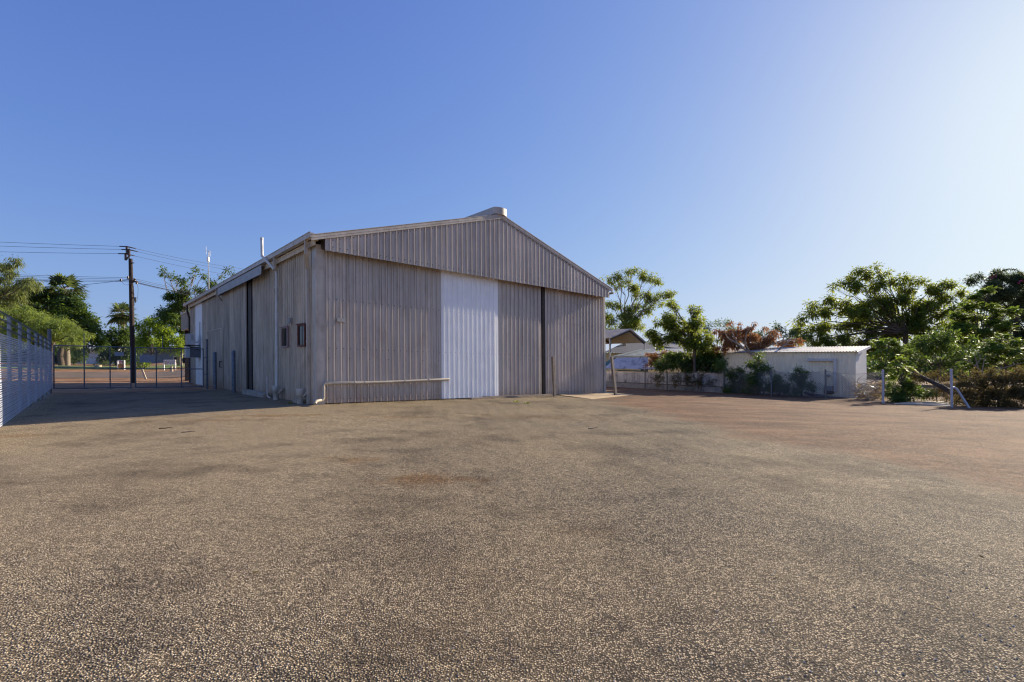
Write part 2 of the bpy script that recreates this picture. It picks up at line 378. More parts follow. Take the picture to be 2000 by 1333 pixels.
def rib_line(a0, a1, pitch=.2, h=.034, phase=0.):
    """trapezoid rib profile: list of (along, height)"""
    pts = [(a0, 0.)]; k = math.ceil((a0-phase)/pitch)
    while True:
        c = phase+k*pitch
        if c+.032 > a1: break
        if c-.032 > a0:
            pts += [(c-.028, 0), (c-.015, h), (c+.015, h), (c+.027, 0)]
            g = c+pitch/2
            if g+.05 < a1: pts += [(c+.040, 0), (c+.044, -.016), (c+.052, -.016), (c+.056, 0), (g+.018, 0), (g+.024, .003), (g+.036, .003), (g+.042, 0)]
        k += 1
    pts.append((a1, 0.)); return pts
def sheet(mb, prof, zlo, zhi, place, mi=0):
    vs = []; fs = []
    for a, d in prof:
        zl = zlo(a) if callable(zlo) else zlo; zh = zhi(a) if callable(zhi) else zhi
        vs += [place(a, d, zl), place(a, d, zh)]
    for i in range(len(prof)-1): fs.append((2*i, 2*i+2, 2*i+3, 2*i+1))
    mb.add(vs, fs, mi)
def screws(mb, a0, a1, zs, place, pitch=.2, phase=.075, mi=1, r=.013):
    k = math.ceil((a0-phase+.02)/pitch)
    while phase+k*pitch < a1-.02:
        a = phase+k*pitch
        for z in zs:
            zz = z(a) if callable(z) else z
            pts = [place(a+r*math.cos(t*math.pi/3), .002, zz+r*math.sin(t*math.pi/3)) for t in range(6)]+[place(a+r*.7*math.cos(t*math.pi/3), .012, zz+r*.7*math.sin(t*math.pi/3)) for t in range(6)]
            mb.add(pts, [(6, 7, 8, 9, 10, 11)]+[(t, (t+1) % 6, 6+(t+1) % 6, 6+t) for t in range(6)], mi)
        k += 1

# ------------------------------------------------------------------ ground, road, verge
def axis(lo, hi, step, ext):
    a = [-e for e in ext[::-1] if -e < lo]; x = lo
    while x <= hi+1e-6: a.append(x); x += step
    return a+[e for e in ext if e > hi]
xs = axis(-75, 75, 1., [100, 140, 220, 400, 900, 2500]); ys = axis(-20, 95, 1., [110, 140, 220, 400, 900, 2500])
mb = MB(); nx = len(xs)
mb.add([(x, y, gz(x, y)) for y in ys for x in xs], [(j*nx+i, j*nx+i+1, (j+1)*nx+i+1, (j+1)*nx+i) for j in range(len(ys)-1) for i in range(nx-1)], 0, True)
struct(mb.build('ground', M['ground']))
def strip(name, mat, v0, v1, u0, u1, lift, kind='structure'):
    mb = MB(); us = np.arange(u0, u1+.1, 1.); vs_ = np.linspace(v0, v1, max(2, int(v1-v0)+1)); n = len(us)
    mb.add([BG(a, b, lift) for b in vs_ for a in us], [(j*n+i, j*n+i+1, (j+1)*n+i+1, (j+1)*n+i) for j in range(len(vs_)-1) for i in range(n-1)], 0, True)
    return struct(mb.build(name, mat), kind)
strip('road', M['road'], 28.5, 36, -70, 40, .03)
strip('grass_verge', M['grass'], 41, 47.5, -70, 40, .03)
# loose stones lying on the yard
def stones():
    n = 9000
    Yd = 1.7*np.exp(NR.rand(n)*2.3); X = (NR.rand(n)*2.3-1.15)*Yd*1.0
    sz = .0018+.0040*NR.rand(n)**5+.00035*Yd
    base = np.array([(1, 0, 0), (0, 1, 0), (-1, 0, 0), (0, -1, 0), (.3, .2, .75), (-.1, -.2, -.6)])
    V = np.zeros((n, 6, 3)); tf = np.array([(0, 1, 4), (1, 2, 4), (2, 3, 4), (3, 0, 4)])
    for i in range(n):
        a = NR.rand()*6.28; c, s = math.cos(a), math.sin(a)
        b = base*(0.7+.6*NR.rand(6, 3))*sz[i]
        V[i, :, 0] = X[i]+b[:, 0]*c-b[:, 1]*s; V[i, :, 1] = Yd[i]+b[:, 0]*s+b[:, 1]*c; V[i, :, 2] = gz(X[i], Yd[i])+b[:, 2]+sz[i]*.25
    me = bpy.data.meshes.new('loose_stones')
    me.from_pydata(V.reshape(-1, 3).tolist(), [], (tf[None]+6*np.arange(n)[:, None, None]).reshape(-1, 3).tolist())
    m, nt, out = newmat('stone'); g = nt.nodes.new('ShaderNodeNewGeometry')
    p = N(nt, 'ShaderNodeBsdfPrincipled', Roughness=.85)
    nt.links.new(ramp(nt, g.outputs['Random Per Island'], [(0., (.22, .17, .13)), (.45, (.42, .33, .24)), (1., (.70, .60, .46))]), p.inputs['Base Color'])
    nt.links.new(p.outputs[0], out.inputs[0]); me.materials.append(m)
    o = bpy.data.objects.new('loose_stones', me); COL.objects.link(o); o['kind'] = 'stuff'
stones()

# ------------------------------------------------------------------ warehouse
W, LEN = 12.6, 22.4
UC = -.09                                        # outer face of the left wall
EAVE, APEX, MID = 4.52, 6.50, 6.3
def roofz(u): return APEX-(APEX-EAVE)*abs(u-MID)/6.6
WH = thing('warehouse', B(MID, 11, 0), 'large weathered taupe steel warehouse with a gabled end of ribbed cladding in the gravel yard', 'warehouse')
def gp(v0): return lambda a, d, z: B(a, v0-d, z)
def sp(u0): return lambda a, d, z: B(u0-d, a, z)
ZB = -.12
# gable front
mb = MB(); sheet(mb, rib_line(.12, 3.98), .02, 4.35, gp(0)); screws(mb, .12, 3.98, (.13, 1.56, 2.94), gp(0))
screws(mb, .12, 3.98, (1.28,), gp(0), .6, .255)
part(mb, 'wall_cladding', [M['clad'], M['screw']], WH, 'taupe ribbed wall sheet left of the white door on the gable end')
mb = MB(); sheet(mb, rib_line(8.86, 12.5), .02, 4.3, gp(.05)); screws(mb, 8.86, 12.5, (.13, 1.55, 2.93), gp(.05), .2, .075, 1, .01)
part(mb, 'wall_cladding', [M['clad'], M['screw']], WH, 'taupe ribbed wall sheet right of the sliding doors')
mb = MB(); sheet(mb, rib_line(3.95, 6.36, .1945, .034, 4.03), .03, 4.33, gp(-.045)); screws(mb, 3.98, 6.34, (.14, 1.56, 2.93), gp(-.045), .1945, 4.09, 1, .010)
mb.ub(3.95, 6.36, -.043, 0.0, .03, 4.33, 0)
part(mb, 'sliding_door', [M['clad_white'], M['grey_plate']], WH, 'bright white ribbed sliding door in the gable end')
mb = MB(); sheet(mb, rib_line(6.37, 8.56), .05, 4.33, gp(-.02)); screws(mb, 6.37, 8.56, (1.4, 1.56, 2.93), gp(-.02), .2, .075, 1, .01)
mb.ub(6.37, 8.56, -.018, .03, .05, 4.33, 0)
part(mb, 'sliding_door', [M['clad'], M['screw']], WH, 'taupe ribbed sliding door right of the white one')
mb = MB(); mb.ub(8.50, 8.86, .16, .3, ZB, 4.3); part(mb, 'gap_shade_backing', M['void'], WH)  # dark backing painted as the shade in the door gap, not a column
mb = MB(); mb.ub(8.68, 8.87, .06, .158, ZB, 4.3); mb.ub(8.70, 8.85, .045, .06, ZB, 4.3); part(mb, 'door_jamb', M['dark_steel'], WH)
# corner flashings
mb = MB(); mb.ub(UC, .13, -.008, .0, ZB+.1, 4.42); mb.ub(UC, UC+.006, 0, .30, ZB, 4.42); mb.ub(.122, .135, -.014, -.008, ZB+.1, 4.42)
part(mb, 'corner_flashing', M['trim'], WH)
mb = MB(); mb.ub(12.49, 12.62, .012, .03, ZB, 4.3); mb.ub(12.614, 12.63, .03, .2, ZB, 4.4); part(mb, 'corner_flashing', M['trim'], WH)
# overhanging gable cladding, hung in front of the wall
GV = -.30
mb = MB(); sheet(mb, rib_line(.06, 12.52), lambda a: 4.22, lambda a: roofz(a)-.055, gp(GV))
screws(mb, .06, 12.5, (4.34, lambda a: roofz(a)-.16), gp(GV))
part(mb, 'gable_cladding', [M['clad'], M['screw']], WH)
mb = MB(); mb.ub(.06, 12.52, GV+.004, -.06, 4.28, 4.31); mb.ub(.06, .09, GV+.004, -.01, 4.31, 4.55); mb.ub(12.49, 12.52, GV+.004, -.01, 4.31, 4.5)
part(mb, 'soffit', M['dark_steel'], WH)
mb = MB()
for (a, b) in ((-.32, MID), (MID, 12.70)):
    for (v0, v1, z0, z1) in ((GV-.045, GV-.03, -.10, .045), (GV-.06, GV-.02, .045, .062), (GV-.055, GV-.045, -.035, -.025)):
        mb.hexa([B(a, v0, roofz(a)+z0), B(b, v0, roofz(b)+z0), B(b, v1, roofz(b)+z0), B(a, v1, roofz(a)+z0), B(a, v0, roofz(a)+z1), B(b, v0, roofz(b)+z1), B(b, v1, roofz(b)+z1), B(a, v1, roofz(a)+z1)])
part(mb, 'barge_flashing', M['trim'], WH)
# roof
mb = MB()
for (a, b) in ((-.25, MID), (MID, 12.68)):
    mb.hexa([B(a, GV-.02, roofz(a)), B(b, GV-.02, roofz(b)), B(b, LEN+.2, roofz(b)), B(a, LEN+.2, roofz(a)), B(a, GV-.02, roofz(a)+.03), B(b, GV-.02, roofz(b)+.03), B(b, LEN+.2, roofz(b)+.03), B(a, LEN+.2, roofz(a)+.03)])
    v = GV
    while v < LEN+.15:
        mb.hexa([B(a, v, roofz(a)+.031), B(b, v, roofz(b)+.031), B(b, v+.05, roofz(b)+.031), B(a, v+.05, roofz(a)+.031), B(a, v+.015, roofz(a)+.058), B(b, v+.015, roofz(b)+.058), B(b, v+.035, roofz(b)+.058), B(a, v+.035, roofz(a)+.058)])
        v += .2
roof = part(mb, 'roof', M['roof_zinc'], WH)
mb = MB(); n = 10                                  # raised ridge ventilator, rounded front end
pr_ = [(MID+.30*math.cos(math.pi*i/n), -.25-.17*math.sin(math.pi*i/n)) for i in range(n+1)]
ring = pr_[::-1]+[(MID+.30, 21.5), (MID-.30, 21.5)]
lo = [B(a, b, 6.52) for a, b in ring]; hi = [B(a, b, 6.765) for a, b in ring]; k = len(ring)
mb.add(lo+hi, [tuple(range(k))[::-1], tuple(range(k, 2*k))]+[(i, (i+1) % k, k+(i+1) % k, k+i) for i in range(k)])
part(mb, 'ridge_vent', M['trim'], roof)
# left side wall
seg = [(0.30, 3.45, 0.), (3.56, 7.08, .05), (12.02, 17.90, .02), (20.12, 22.3, .02)]
for (a, b, o) in seg:
    mb = MB(); sheet(mb, rib_line(a, b, .2, .034), -.30, 4.5, sp(UC+.03+o)); screws(mb, a, b, (.12, 1.48, 2.93, 4.2), sp(UC+.03+o), .2, .075, 1, .010)
    part(mb, 'wall_cladding', [M['clad_side'], M['screw']], WH)
mb = MB(); sheet(mb, rib_line(17.92, 20.1, .2, .02), -.30, 4.5, sp(UC+.03)); part(mb, 'wall_cladding', M['clad_white'], WH, 'white ribbed wall strip near the far end of the side wall')
mb = MB(); sheet(mb, rib_line(7.80, 12.0, .2, .034), -.12, 4.45, sp(UC-.03)); mb.ub(UC-.028, UC+.02, 7.8, 12.0, -.12, 4.45, 0)
screws(mb, 7.8, 12.0, (1.48, 2.93), sp(UC-.03), .2, .075, 1, .010)
part(mb, 'sliding_door', [M['clad_side'], M['screw']], WH, 'grey ribbed sliding door in the side wall')
mb = MB(); mb.ub(UC+.10, UC+.20, 6.6, 8.4, -.6, 4.5); mb.ub(UC+.02, UC+.098, 7.12, 7.60, -.2, 4.5); part(mb, 'door_jamb', M['dark_steel'], WH)  # wide rear plate extended to keep sun from leaking past the jamb
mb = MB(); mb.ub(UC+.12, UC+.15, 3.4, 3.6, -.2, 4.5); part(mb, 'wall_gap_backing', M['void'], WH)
mb = MB(); mb.ub(UC+.21, UC+.24, 6.7, 8.2, -.5, 4.5); part(mb, 'wall_gap_backing', M['void'], WH)  # unseen panel added to block sun leaking through the jamb gap
mb = MB(); mb.ub(-.34, -.32, 4.6, 12.0, 4.16, 4.47); mb.ub(-.32, UC, 4.6, 12.0, 4.45, 4.47); mb.ub(-.32, UC, 11.98, 12.0, 4.16, 4.45)
part(mb, 'door_track_cover', M['grey_plate'], WH)
# hinged access door
mb = MB(); sheet(mb, rib_line(12.3, 16.8, .2, .034), -.08, 2.66, sp(UC+.012)); mb.ub(UC-.03, UC+.0, 12.24, 12.3, -.1, 2.68); mb.ub(UC-.03, UC+.0, 16.8, 16.86, -.1, 3.1); mb.ub(UC-.022, UC+.0, 12.3, 16.8, 2.662, 2.70)
ad = part(mb, 'access_door', M['clad_side'], WH)
mb = MB(); mb.bar(B(UC-.09, 12.55, .86), B(UC-.09, 12.55, 1.13), .035, .03); mb.bar(B(UC-.09, 12.55, 1.13), B(UC, 12.35, 1.13), .03); mb.bar(B(UC-.09, 12.55, .86), B(UC, 12.35, .86), .03)
part(mb, 'door_handle', M['black'], ad)
# other two walls, plain
mb = MB(); sheet(mb, rib_line(.2, LEN, .2, .034), -.5, 4.5, lambda a, d, z: B(W+d, a, z)); part(mb, 'wall_cladding', M['clad_side'], WH)
mb = MB(); sheet(mb, rib_line(0, W, .2, .034), -.5, lambda a: roofz(a)-.02, lambda a, d, z: B(a, LEN-.06+d, z)); part(mb, 'wall_cladding', M['clad_side'], WH)
# eaves gutter + fascia
mb = MB(); mb.ub(-.36, -.345, GV-.05, LEN+.2, 4.50, 4.64); mb.ub(-.345, -.24, GV-.05, LEN+.2, 4.50, 4.512); mb.ub(-.372, -.36, GV-.05, LEN+.2, 4.622, 4.645); mb.ub(-.345, -.24, GV-.05, GV-.035, 4.512, 4.62)
for v in np.arange(1., 22., 2.4): mb.ub(-.366, -.360, v, v+.03, 4.50, 4.622)
part(mb, 'gutter', M['trim'], WH)
mb = MB(); mb.ub(-.20, -.17, -.22, LEN, 4.34, 4.495); mb.ub(-.17, UC, -.22, LEN, 4.47, 4.495); part(mb, 'fascia_board', M['fascia'], WH)
mb = MB(); mb.ub(12.70, 12.78, GV-.05, LEN+.2, 4.42, 4.50); part(mb, 'gutter', M['trim'], WH)
# downpipes
def downpipe(v, zlow, long=True):
    mb = MB(); w = .085
    if long:
        for a, b in (((-.30, v-.32, 4.51), (-.30, v-.32, 4.12)), ((-.30, v-.32, 4.14), (UC-.07, v+.02, 3.78)), ((UC-.06, v+.02, 3.82), (UC-.06, v+.02, zlow))): mb.bar(B(*a), B(*b), w, .06)
        for z in (3.2, 1.72, .3): mb.ub(UC-.1, UC+.0, v-.05, v+.09, z, z+.03)
    else:
        mb.bar(B(-.30, v, 4.51), B(-.30, v, 4.2), w, .06); mb.bar(B(-.30, v, 4.22), B(UC-.02, v+.12, 3.98), w, .06)
    return mb
part(downpipe(.45, -.05), 'downpipe', M['trim'], WH)
part(downpipe(3.45, .0), 'downpipe', M['trim'], WH)
part(downpipe(12.4, 0, False), 'downpipe', M['trim'], WH)
part(downpipe(21.7, -.2), 'downpipe', M['dark_steel'], WH, 'dark downpipe at the far end of the side wall')
# white plumbing vent that climbs past the gutter
mb = MB()
mb.tube([B(-.30, 3.02, .28), B(-.28, 3.05, .62), B(-.24, 3.16, 1.0), B(-.24, 3.16, 3.98), B(-.26, 3.2, 4.1), B(-.46, 3.95, 4.66), B(-.46, 3.98, 5.25)], .045, 10)
for z in (1.0, 1.45, 2.7, 3.55): mb.tube([B(-.24, 3.16, z-.03), B(-.24, 3.16, z+.03)], .061, 10)
mb.tube([B(-.46, 3.98, 5.18), B(-.46, 3.98, 5.27)], .052, 10)
part(mb, 'vent_pipe', M['pvc'], WH)
# PVC waste pipe across the gable front
mb = MB(); V = -.10
mb.tube([B(-.28, -.42, .05), B(-.22, -.33, .11), B(-.10, -.20, .12), B(.0, V, .12), B(.06, V, .17), B(.06, V, .53), B(.11, V, .59), B(1.1, V, .585), B(2.0, V, .60), B(3.0, V, .635), B(4.12, V, .675), B(4.2, V+.02, .675)], .041, 10)
for a, z in ((.95, .586), (1.25, .587), (2.55, .618), (3.4, .652)): mb.tube([B(a, V, z), B(a+.05, V, z+.001)], .05, 10)
mb.tube([B(.06, V, .42), B(.06, V, .48)], .05, 10); mb.tube([B(.02, V, .12), B(.06, V, .2)], .049, 10)
part(mb, 'waste_pipe', M['pvc_tan'], WH)
# windows
for (v0, v1, mt) in ((2.38, 3.10, 'pink'), (.78, 1.48, 'rust')):
    mb = MB(); t = .052
    for (a, b, z0, z1) in ((v0, v1, 1.61, 1.61+t), (v0, v1, 2.27-t, 2.27), (v0, v0+t, 1.61+t, 2.27-t), (v1-t, v1, 1.61+t, 2.27-t)): mb.ub(UC-.045, UC+.01, a, b, z0, z1)
    mb.ub(UC-.075, UC-.046, v0-.03, v1+.03, 2.26, 2.285); mb.ub(UC-.075, UC-.046, v0-.03, v0-.0, 1.6, 2.26)
    fr = part(mb, 'window', M[mt], WH, 'small window with a %s frame' % ('faded pink' if mt == 'pink' else 'rusty red'))
    mb = MB(); mb.ub(UC-.012, UC-.008, v0+t, v1-t, 1.61+t, 2.27-t); mb.ub(UC-.02, UC-.012, (v0+v1)/2-.01, (v0+v1)/2+.015, 1.61+t, 2.27-t); part(mb, 'pane', M['glass'], fr)
mb = MB(); mb.ub(UC-.10, UC, 2.02, 2.20, 2.36, 2.50); mb.ub(UC-.115, UC-.1, 2.05, 2.17, 2.33, 2.38); part(mb, 'junction_box', M['grey_plate'], WH)
mb = MB(); mb.ub(.48, .70, -.06, -.03, 2.33, 2.43); mb.ub(.47, .71, -.075, -.06, 2.32, 2.345); part(mb, 'wall_light', M['grey_plate'], WH)
# bottom rails and footings
mb = MB(); mb.bar(B(4.85, -.42, .03), B(8.95, -.22, .03), .07, .06); mb.bar(B(5.5, -.20, .05), B(8.9, -.16, .05), .05, .05); part(mb, 'door_track', M['dead'], WH)
mb = MB(); mb.ub(UC-.28, UC-.04, 4.3, 7.3, -.25, .07); part(mb, 'concrete_step', M['concrete'], WH)
mb = MB(); mb.ub(UC-.20, UC+.01, .95, 1.45, -.2, .08); part(mb, 'footing', M['concrete'], WH)
# street front awning
mb = MB(); mb.ub(-.12, 1.9, LEN+.3, LEN+3.0, 3.12, 4.22); mb.ub(-.16, -.121, LEN+.28, LEN+3.02, 4.16, 4.26)
for v in np.arange(LEN+.4, LEN+2.9, .2): mb.ub(-.135, -.121, v, v+.04, 3.14, 4.15)
part(mb, 'awning', M['trim'], WH)
for u in (.1, 1.7):
    mb = MB(); mb.ub(u-.11, u+.11, LEN+2.2, LEN+2.42, -.5, 3.12); part(mb, 'awning_post', M['wood_pole'], WH)

# air conditioner and meter box
t = thing('air_conditioner', B(-.55, 18.6, 1.98), 'cream outdoor air conditioner unit bolted on brackets to the white wall strip', 'air conditioner')
mb = MB(); mb.ub(-.70, -.36, 18.1, 18.95, 2.02, 2.62); mb.ub(-.712, -.70, 18.1, 18.95, 2.05, 2.6)
part(mb, 'casing', M['ac'], t)
mb = MB()
for z in np.arange(2.06, 2.60, .045): mb.ub(-.725, -.712, 18.12, 18.93, z, z+.02)
for z in np.arange(2.30, 2.58, .05): mb.ub(-.56, -.44, 18.085, 18.1, z, z+.018)
part(mb, 'louvre', M['grey_plate'], t)
mb = MB(); mb.bar(B(-.85, 18.25, 1.99), B(UC, 18.25, 1.99), .04); mb.bar(B(-.85, 18.85, 1.99), B(UC, 18.85, 1.99), .04); mb.bar(B(-.8, 18.25, 1.99), B(UC, 18.25, 1.7), .03); part(mb, 'bracket', M['black'], t)
mb = MB(); mb.tube([B(-.43, 18.2, 2.2), B(-.3, 18.15, 2.15), B(-.16, 18.1, 2.3), B(-.14, 18.1, 3.3)], .03, 8); part(mb, 'refrigerant_pipe', M['pvc'], t)
t = thing('meter_box', B(-.45, 18.5, 1.3), 'dark grey meter box with a pale edge hanging under the air conditioner', 'meter box')
mb = MB(); mb.ub(-.58, UC, 18.3, 18.9, 1.32, 1.92); part(mb, 'cabinet', M['grey_box'], t)
mb = MB(); mb.ub(-.76, -.585, 18.28, 18.92, 1.30, 1.94); part(mb, 'cover', M['ac'], t)

# plumbing standing by the side wall
def gully(u, v, h, label):
    p = BG(u, v); t = thing('drain_gully', p, label, 'drain', 'white drain gullies beside the side wall')
    mb = MB(); mb.tube([p-Vector((0, 0, .1)), p+Vector((0, 0, h*.55)), p+Vector((0, 0, h*.551)), p+Vector((0, 0, h))], [.085, .085, .095, .105], 14); mb.tube([p+Vector((0, 0, h)), p+Vector((0, 0, h+.025))], .115, 14)
    part(mb, 'riser', M['pvc'], t)
    mb = MB(); q = BG(u+.02, v-.2); d = (q-p); d.z = 0; d.normalize()
    e = Vector((E2[0], E2[1], 0))*.12-Vector((E1[0], E1[1], 0))*.07
    mb.tube([p+Vector((0, 0, h*.45))+e*.35, p+Vector((0, 0, h*.6))+e, p+Vector((0, 0, h*.85))+e*1.5], .05, 10); part(mb, 'side_inlet', M['pvc_tan'], t)
gully(-.34, 2.95, .42, 'white drain gully at the foot of the tall vent pipe')
gully(-.30, .72, .40, 'open white drain gully nearest the front corner of the warehouse')
p = BG(-.32, 4.0); mb = MB(); mb.tube([p+Vector((.12, -.03, .0)), p+Vector((.02, 0, .04)), p+Vector((0, 0, .12)), p+Vector((0, 0, .66))], .022, 8); mb.tube([p+Vector((0, 0, .64)), p+Vector((0, 0, .70))], .032, 8)
tag(mb.build('standpipe', M['pvc'], None, p), 'thin white standpipe stub left of the vent pipe', 'pipe')

# bollards
for (px, py, top, lab) in ((420, 761, 688, 'grey steel bollard at the access door, further one of the pair'), (456.5, 767.5, 685, 'grey steel bollard before the side sliding door, nearer one of the pair')):
    p = G(px, py); h = (py-top)/F*p.y
    mb = MB(); n = 14; mb.tube([p-Vector((0, 0, .2)), p+Vector((0, 0, h-.02)), p+Vector((0, 0, h))], [.075, .075, .06], n)
    tag(mb.build('bollard', M['galv_dark'], None, p), lab, 'bollard', 'steel bollards along the side wall')
# steel posts by the right doors
def post(px, py, pxt, pyt, w, label, mat='steel_post'):
    p = G(px, py); q = at(pxt, pyt, p.y); mb = MB()
    e1, e2 = Vector((*E1, 0)), Vector((*E2, 0)); dn = (p-q).normalized()*.3; k = w/2
    mb.bar(p+dn, q, w, .008, 0, e1); mb.bar(p+dn-e2*k+e1*.04, q-e2*k+e1*.04, .008, .08, 0, e1); mb.bar(p+dn+e2*k+e1*.04, q+e2*k+e1*.04, .008, .08, 0, e1)
    return tag(mb.build('steel_post', M[mat], None, p), label, 'post')
post(1084.5, 775, 1081.5, 697, .11, 'upright rusty steel channel post standing before the right wall')
post(1204, 773, 1196, 697, .12, 'leaning grey steel channel post beyond the concrete apron')
# concrete apron
a = [G(1092, 773), G(1155, 780.5), G(1236, 772), G(1180, 767)]
mb = MB(); z = Vector((0, 0, 1)); mb.hexa([p-z*.1 for p in a]+[a[0]+z*.03, a[1]+z*.015, a[2]+z*.015, a[3]+z*.04]); struct(mb.build('concrete_apron', M['concrete_tan']))

# ------------------------------------------------------------------ left mesh fence with barbed wire
def FU(v): return -6.23+.02*(v+4)                 # fence line
FVS = [-4.4, -2.2, -.05, 2.1, 3.9, 5.8, 7.7, 9.2, 10.8, 12.4]
ft = thing('mesh_fence', BG(FU(4), 4), 'zinc grey mesh security fence with barbed wire on tall posts at the left edge', 'fence')
def fbot(v): X, Y = xy(FU(v), v); return max(gz(X, Y)-pl(X, Y)+.03, -.26+.017*max(0, v+2))
def ftop(v): return 1.66-.018*(v+2.5)
mb = MB(); NS = 42; SJ = [rnd.uniform(-.16, .16) for _ in range(NS+1)]
vv = [-4.4]+[x for x in FVS[1:-1]]+[13.0]
for k in range(NS+1):
    for a, b in zip(vv[:-1], vv[1:]):
        pa = B(FU(a), a, fbot(a)+(ftop(a)-fbot(a))*(k+SJ[k])/NS); pb = B(FU(b), b, fbot(b)+(ftop(b)-fbot(b))*(k+SJ[k])/NS)
        mb.bar(pa, pb, .004, .022)
v = -4.4
while v < 13:
    mb.bar(B(FU(v)-.006, v, fbot(v)), B(FU(v)-.006, v, ftop(v)), .004, .003); v += .15
part(mb, 'mesh_panel', M['slat'], ft)
for v in FVS:
    mb = MB(); X, Y = xy(FU(v)-.06, v); mb.tube([B(FU(v)-.06, v, fbot(v)-.35), B(FU(v)-.06, v, ftop(v)+.50-.006*v)], .036, 10); mb.tube([B(FU(v)-.06, v, ftop(v)+.50-.006*v), B(FU(v)-.06, v, ftop(v)+.515-.006*v)], .041, 10)
    part(mb, 'post', M['galv'], ft)
for h in (.16, .31, .46):
    mb = MB(); pts = [B(FU(v)-.005, v, ftop(v)+(h-.006*v)) for v in FVS]; mb.tube(pts, .006, 4)
    for a, b in zip(FVS[:-1], FVS[1:]):
        for t_ in np.arange(.05, 1, .07):
            p = B(FU(a)*(1-t_)+FU(b)*t_-.005, a*(1-t_)+b*t_, ftop(a*(1-t_)+b*t_)+h-.006*(a*(1-t_)+b*t_)); mb.tube([p+Vector((0, .01, -.025)), p+Vector((0, -.01, .025))], .004, 3); mb.tube([p+Vector((.02, .0, .02)), p+Vector((-.02, 0, -.02))], .004, 3)
    part(mb, 'barbed_wire', M['galv_dark'], ft)

def chain(mb, P, n_u, n_z, w=.0055):
    """diamond mesh over a bilinear panel P(s,t), s along, t up"""
    q = n_z/n_u
    for k in range(-n_z, n_u+1):
        for sg in (1, -1):
            # line: s = (k + t*n_z*sgn)/n_u
            t0, t1 = 0., 1.
            s0 = k/n_u if sg > 0 else (k+n_z)/n_u; s1 = (k+n_z)/n_u if sg > 0 else k/n_u
            if s0 == s1: continue
            lo, hi = 0., 1.
            for bnd in (0., 1.):
                tt = (bnd-s0)/(s1-s0)
                inc = s1 > s0
                if (bnd == 0.) == inc: lo = max(lo, tt)
                else: hi = min(hi, tt)
            if hi-lo < 1e-3: continue
            a, b = P(s0+(s1-s0)*lo, lo), P(s0+(s1-s0)*hi, hi)
            mb.tube([a, b], w, 3, 0, False)

# gates
GV_ = 13.0
def gate(u0, u1, z1a, z1b, ups, label):
    t = thing('chain_link_gate', BG((u0+u1)/2, GV_), label, 'gate', 'chain link gate leaves at the back of the driveway')
    zt = lambda u: z1a+(z1b-z1a)*(u-u0)/(u1-u0)
    mb = MB(); r = .022
    mb.tube([B(u0, GV_, zt(u0)), B(u1, GV_, zt(u1))], r, 8); mb.tube([B(u0, GV_, -.06), B(u1, GV_, -.06)], r, 8); mb.tube([B(u0, GV_, .76), B(u1, GV_, .76)], r, 8)
    for u in ups: mb.tube([B(u, GV_, -.08), B(u, GV_, zt(u))], r, 8)
    part(mb, 'frame', M['galv_dark'], t)
    mb = MB(); chain(mb, lambda s, q: B(u0+(u1-u0)*s, GV_+.026, -.05+(zt(u0+(u1-u0)*s)+.05)*q), int((u1-u0)/.06), int(1.7/.06), .0035); part(mb, 'mesh', M['wire'], t)
    u = (u0+u1)/2-.3
    mb = MB(); mb.bar(B(u, GV_-.03, zt(u)), B(u, GV_-.03, zt(u)+.55), .03); part(mb, 'barb_arm', M['galv_dark'], t)
    for u in ups[1:]: mb = MB(); mb.bar(B(u-.12, GV_, -.10), B(u+.12, GV_, -.10), .05, .02); part(mb, 'foot', M['galv_dark'], t)
gate(-5.86, -3.44, 1.66, 1.665, (-5.86, -4.95, -4.13, -3.44), 'left leaf of the chain link gate, with the small sign on it')
gate(-3.28, -.76, 1.67, 1.70, (-3.28, -2.55, -1.62, -.76), 'right leaf of the chain link gate, with the large sign on it')
for (u, top, r, lab) in ((-5.98, 2.28, .06, 'tall grey gate post where the mesh fence meets the left gate leaf'), (-.62, 2.15, .05, 'grey gate post beside the warehouse wall')):
    p = BG(u, GV_-.0); mb = MB(); mb.tube([p-Vector((0, 0, .3)), B(u, GV_, top)], r, 12); mb.tube([B(u, GV_, top), B(u, GV_, top+.02)], r*1.1, 12)
    for z in (.5, 1.3): mb.tube([B(u, GV_, z), B(u+(.12 if u < -3 else -.14), GV_, z)], .018, 6)
    tag(mb.build('gate_post', M['galv_dark'], None, p), lab, 'gate post', 'posts of the chain link gate')
for (u0, u1, z0, z1, lab) in ((-3.98, -3.67, 1.28, 1.46, 'small blank sign plate wired to the left gate leaf'), (-3.13, -2.62, 1.03, 1.36, 'large blank sign plate wired to the right gate leaf')):
    mb = MB(); mb.ub(u0, u1, GV_+.035, GV_+.042, z0, z1)
    for a in (u0+.03, u1-.03): mb.ub(a-.008, a+.008, GV_+.02, GV_+.035, z1-.05, z1-.03)
    tag(mb.build('gate_sign', M['sign_back'], None, B((u0+u1)/2, GV_+.04, z0)), lab, 'sign', 'sign plates on the gate')

